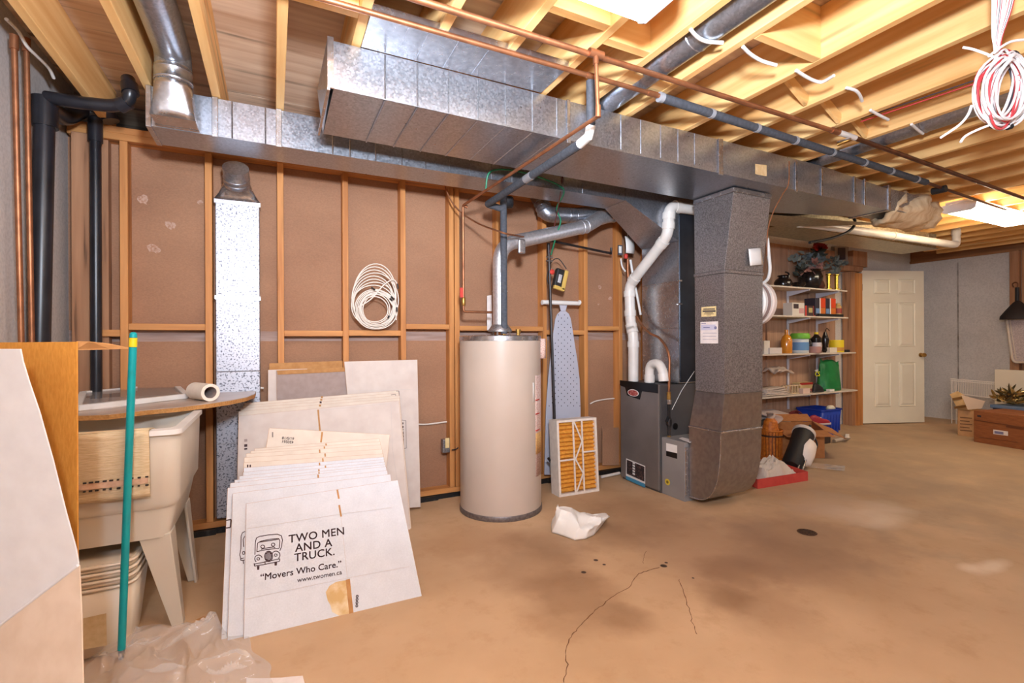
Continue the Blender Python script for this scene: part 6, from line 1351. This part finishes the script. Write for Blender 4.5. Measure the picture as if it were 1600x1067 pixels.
d2 = (bB - bA).normalized(); n2 = d2.cross(V((0, 0, 1))).normalized()
MB().obox(bA.lerp(bB, .55) + V((0, 0, .215)) + n2 * .0045, d2, n2, (0, 0, 1), .09, .001, .022).build('hand_hole', HOLE, oc_)
tag(MB().tube([OZ(1303, 689, .02), OZ(1326, 684, .02)], .02, 12).build('white_tube', cm(190, 176, 160)), 'pale tube lying on the floor right of the open brown carton', 'tube')
tag(MB().hexa([OZ(a, c, z) for z in (.004, .06) for a, c in ((1320, 684), (1327, 684), (1327, 678), (1321, 678))]).build('white_block', WHITEP), 'small white block lying on the floor near the door frame', 'block')
# red tray with tissue
rt_ = thing('red_tray_box', 'shallow red cardboard tray beside the return duct boot', 'box', OZ(1224, 757, 0))
ra_, rb2 = OZ(1184, 764, 0), OZ(1262, 751, 0); dpt = V((.1, .36, 0)); th_ = .075
REDC = pm('coral_red_card', (206, 74, 62), (192, 62, 54), 12, .7)
cor_ = [ra_, rb2, rb2 + dpt, ra_ + dpt]
for a, c in zip(cor_, cor_[1:] + cor_[:1]): MB().bar(a + V((0, 0, th_ / 2 + .002)), c + V((0, 0, th_ / 2 + .002)), .006, th_).build('side', REDC, rt_)
MB().prism([p + V((0, 0, .002)) for p in cor_], (0, 0, .004)).build('bottom', cm(220, 180, 166), rt_)
tc = (ra_ + rb2) / 2 + dpt * .45 + V((.0, 0, .008))
def tis(u, v): 
    e = min(1, 5 * min(u, 1 - u, v, 1 - v)); return tc + V((.42 * (u - .5), .26 * (v - .5), .01 + e * (.05 + .11 * ridge(u * 4 + 1, v * 3) * vnoise(u * 3, v * 4) + .05 * ridge(9 * u, 7 * v))))
tag(MB().grid(tis, 28, 18).build('tissue_paper', cm(214, 196, 178, .9), solid=.002), 'crumpled pale tissue paper heaped in the red tray', 'paper')
tag(MB().grid(lambda u, v: OZ(1262 + 58 * u, 722 + 8 * v + 6 * u, .004 + .018 * ridge(u * 7, v * 4)), 24, 8).build('clear_bag', CLEAR, smooth='all'), 'clear plastic bag flattened on the floor below the open brown carton', 'plastic bag')
# ================================================================== FAR RIGHT
rbx = thing('large_brown_carton', 'large closed brown carton at the right edge with a white shipping label', 'box', OZ(1560, 700, 0))
a, c = OZ(1521.5, 690, 0), OZ(1605, 704, 0); dv = (c - a).normalized(); c = a + dv * 1.0; nn = V((-dv.y, dv.x, 0)); nn = nn if nn.x > 0 else -nn
RB = pm('redbrown_carton', (150, 88, 46), (134, 76, 38), 14, .8, stretch=(1, 1, 5))
hb_ = Plane(a, nn)(1521.5, 641).z
MB().hexa([a, c, c + nn * .5, a + nn * .5] + [p + V((0, 0, hb_)) for p in (a, c, c + nn * .5, a + nn * .5)]).build('carton_body', RB, rbx, bevel=.004)
RP = Plane(a - nn * .001, nn)
decal([RP(*p) for p in ((1552, 678), (1575, 681), (1575, 674), (1552, 671))], PAPER, rbx, d=-nn)
decal([RP(*p) - nn * .0015 for p in ((1554, 677), (1568, 679), (1568, 675), (1554, 673))], BLU, rbx, 'label_print', d=-nn)
for q_ in (((1522, 656), (1600, 668), .01), ((1530, 683), (1590, 691), .006), ((1572, 666), (1600, 670), .02)): MB().bar(RP(*q_[0]), RP(*q_[1]), .002, q_[2]).build('printed_band', cm(104, 56, 28), rbx)
MB().bar(RP(1527, 649.5), RP(1533, 650.5), .002, .02).build('hand_hole', HOLE, rbx)
cbx = thing('cream_carton', 'narrow cream printed carton with open flaps beside the large brown carton', 'box', OZ(1508, 681, 0))
a2, c2 = OZ(1497, 680, 0), OZ(1521, 683, 0); dv2 = (c2 - a2).normalized(); c2 = a2 + dv2 * .26; n3 = V((-dv2.y, dv2.x, 0)); n3 = n3 if n3.x > 0 else -n3
CC = pm('cream_brown_carton', (196, 150, 104), (184, 136, 92), 14, .8)
hc_ = Plane(a2, n3)(1497, 641).z
b3 = [a2, c2, c2 + n3 * .35, a2 + n3 * .35]
for p, q_ in zip(b3, b3[1:] + b3[:1]): MB().bar(p + V((0, 0, hc_ / 2 + .002)), q_ + V((0, 0, hc_ / 2 + .002)), .006, hc_).build('side', CC, cbx)
P3 = Plane(a2 - n3 * .004, n3)
for k in range(5): MB().bar(P3(1500, 652 + 5 * k), P3(1519 - (k % 2) * 4, 653.5 + 5 * k), .001, .012).build('printed_line', cm(120, 84, 56), cbx)
FLP = pm('tan_flap_face', (220, 182, 128), (206, 166, 112), 14, .8)
top_ = [p + V((0, 0, hc_ + .004)) for p in b3]
df_ = (top_[0] - CAM).dot(FWD)
MB().prism([OD(a_, b_, df_) for a_, b_ in ((1497, 640.5), (1484, 616), (1496, 611), (1506, 617), (1515, 629), (1519, 640.5))], n3 * .005).build('front_flap', FLP, cbx)
dq_ = (top_[1] - CAM).dot(FWD) + .1
MB().prism([OD(a_, b_, dq_) for a_, b_ in ((1512, 640), (1534, 638), (1539, 627), (1502, 617))], n3 * .005).build('side_flap', cm(224, 196, 170), cbx)
for k, (p, q_) in enumerate((((1488, 624), (1503, 621)), ((1491, 637), (1512, 634)))): 
    MB().bar(OD(*p, (top_[0] - CAM).dot(FWD) - .012), OD(*q_, (top_[0] - CAM).dot(FWD) - .012), .001, .03).build('printed_word', cm(130, 92, 50), cbx)
# wire rack
wr = thing('wire_shelf_rack', 'white coated wire rack standing against the concrete wall', 'wire rack', OX(1520, 625, 8.6))
WRM = pm('white_wire_coating', (236, 226, 216), rough=.5)
xw = 8.55
g_ = lambda px, py: OX(px, py, xw)
for p, q_ in (((1485.5, 592), (1560, 598)), ((1487, 614), (1560, 623)), ((1486, 595), (1560, 601))): MB().tube([g_(*p), g_(*q_)], .008, 6).build('rail', WRM, wr)
for k in range(26): x = 1486 + k * 2.75; MB().tube([g_(x, 592 + (x - 1485) * .08), g_(x + .6, 614 + (x - 1485) * .12)], .005, 5).build('wire', WRM, wr)
for px in (1487, 1494): MB().tube([g_(px, 592), V((xw, g_(px, 640).y, .0))], .006, 6).build('leg', WRM, wr)
MB().tube([g_(1558, 598), V((xw, g_(1558, 640).y, .0))], .006, 6).build('leg', WRM, wr)
# white panel, blue tote, tinsel
d4 = 6.9
wp = MB().prism([OX(a_, b_, 8.35) for a_, b_ in ((1554, 577), (1625, 580), (1625, 668), (1554, 658))], (.03, 0, 0))
tag(wp.build('drawer_front', cm(226, 212, 190), bevel=.003), 'plain white panel standing behind the blue lidded tote', 'panel')
tt = thing('blue_lid_tote', 'storage tote with a grey blue lid behind the large brown carton', 'tote', a + nn * .6)
TB = cm(104, 122, 150, .5); t0_ = a + nn * .53 - dv * .13
pz = Plane(t0_, nn)(1540, 632).z
MB().hexa([t0_, t0_ + dv * .8, t0_ + dv * .8 + nn * .45, t0_ + nn * .45] + [p + V((0, 0, pz - .03)) for p in (t0_, t0_ + dv * .8, t0_ + dv * .8 + nn * .45, t0_ + nn * .45)]).build('tote_body', cm(70, 76, 92, .5), tt, bevel=.01)
t1_ = t0_ - nn * .015 - dv * .015
MB().hexa([p + V((0, 0, pz - .029)) for p in (t1_, t1_ + dv * .83, t1_ + dv * .83 + nn * .48, t1_ + nn * .48)] + [p + V((0, 0, pz + .01)) for p in (t1_, t1_ + dv * .83, t1_ + dv * .83 + nn * .48, t1_ + nn * .48)]).build('lid', TB, tt, bevel=.006)
MB().bar(t1_ + dv * .55 - nn * .008 + V((0, 0, pz - .05)), t1_ + dv * .55 - nn * .008 + V((0, 0, pz)), .03, .012, up=nn).build('latch', cm(50, 56, 70), tt)
gl = thing('gold_tinsel_garland', 'heap of gold and silver tinsel foliage lying on the blue lidded tote', 'garland', t0_ + V((0, 0, pz + .01)))
GO = pm('gold_foil', (190, 158, 96), rough=.3, metal=.8); GD = pm('dull_olive_foil', (110, 96, 62), rough=.5, metal=.4)
random.seed(14)
for k in range(120):
    p = t0_ + dv * random.uniform(-.02, .8) + nn * random.uniform(.02, .4) + V((0, 0, pz + .014 + random.uniform(0, .13)))
    m_ = MB()
    for q in range(3): leaf(m_, p, (random.uniform(-1, 1), random.uniform(-1, 1), random.uniform(-.1, .8)), random.uniform(.08, .16), .016)
    m_.build('tinsel_leaf', GO if k % 3 else GD, gl)
# hanging hamper and umbrella on the post
hm = thing('mesh_laundry_hamper', 'white mesh laundry basket hung on the wall post at the right edge', 'basket', OX(1590, 565, 8.7))
xh = 8.78
hq = lambda px, py: OX(px, py, xh)
MSH = pm('white_mesh_fabric', (206, 190, 186), (176, 160, 158), 160, .8, tex='voronoi', lo=.3, hi=.7)
RIMM = cm(216, 200, 182)
out_ = [(1572, 489), (1640, 487), (1632, 560), (1625, 566), (1586, 566), (1582, 561)]
MB().prism([hq(*p) for p in out_], (.06, 0, 0)).build('mesh_panel', MSH, hm)
P_ = [hq(*p) - V((.006, 0, 0)) for p in out_]
MB().tube(fillet(P_ + [P_[0]], .02), .014, 8).build('frame', RIMM, hm, smooth=True)
P_ = [hq(*p) - V((.006, 0, 0)) for p in ((1577, 494), (1636, 493), (1629, 557), (1588, 561))]
MB().tube(P_ + [P_[0]], .006, 6).build('inner_piping', RIMM, hm)
um = thing('black_umbrella', 'folded black umbrella hanging by its hooked handle above the mesh basket', 'umbrella', OX(1590, 490, 8.74))
xu = 8.72; uq = lambda px, py: OX(px, py, xu)
MB().lathe([(.02, .0), (.05, -.03), (.12, -.13), (.165, -.2), (.17, -.24)], uq(1590, 470), n=20, sy=1).build('canopy', pm('dark_umbrella_cloth', (40, 30, 28), rough=.7), um, smooth=True)
MB().tube([uq(1589.5, 470), uq(1589.5, 449)], .022, 10).build('shaft_sleeve', BLK, um)
MB().tube(spline([uq(1589.5, 450), uq(1590, 443), uq(1586, 441), uq(1582, 444), uq(1584, 449)]), .007, 8).build('hook_handle', COPPERD, um, smooth=True)
MB().tube([uq(1586.5, 468.5), uq(1592.5, 468.5)], .006, 6).build('collar', WHITEP, um)

# ---- pieces that belong to a part rather than to the whole thing
SUB = {'stiffening_bead': ('trunk_body', 'branch_body'), 'crease': ('stack_section',), 'slot_tab': ('branch_body',), 'clip': ('plenum_section',), 'seam': ('plenum_section',),
       'print_line': ('label_sticker',), 'print_band': ('label_sticker',), 'print_seal': ('label_sticker',), 'label_print': ('label_sticker',), 'label_band': ('label_sticker',), 'label_icon': ('label_sticker',),
       'label_panel': ('label_sticker',), 'label_heading': ('label_sticker',), 'sticker_print': ('round_sticker',), 'badge': ('badge_rim',), 'badge_rim': ('top_trim',), 'knockout': ('cabinet',), 'rim_screw': ('top_rim',), 'vent_slot': ('tank',),
       'perforations': ('board',), 'stripe': ('hanging_side', 'body'), 'stitch_dots': ('hanging_side',), 'lettering': ('sheet', 'bag_body'), 'truck_drawing': ('sheet',), 'truck_tires': ('sheet',), 'torn_patch': ('sheet',), 'slot': ('sheet',), 'score_line': ('sheet',),
       'print_mark': ('sheet',), 'fluted_edge': ('sheet',), 'barcode_print': ('sheet',), 'valve_lever': ('valve_body',), 'valve_handle': ('valve_body',), 'rubber_boot': ('pipe',), 'yellow_band': ('shaft',), 'faded_sticker': ('wall',),
       'print': ('body',), 'white_stripe': ('body',), 'orange_panel': ('body',), 'amber_panel': ('body',), 'blue_print': ('body',), 'green_stripe': ('body',), 'label': ('body',), 'laces': ('upper',), 'box_label': ('switch_box',), 'inner_piping': ('frame',), 'latch': ('lid',), 'core': ('roll',)}
def base(n): return n.rsplit('.', 1)[0] if n[-4:-3] == '.' and n[-3:].isdigit() else n
for o in list(COL.objects):
    p = o.parent
    if p is None or p.parent is not None: continue
    for want in SUB.get(base(o.name), ()):
        c = [q for q in p.children if base(q.name) == want and q is not o]
        if c and p.type == 'EMPTY':
            ow = WL[o.name]; c.sort(key=lambda q: (WL[q.name] - ow).length); tgt = c[0]
            o.parent = tgt; o.location = ow - WL[tgt.name]; break
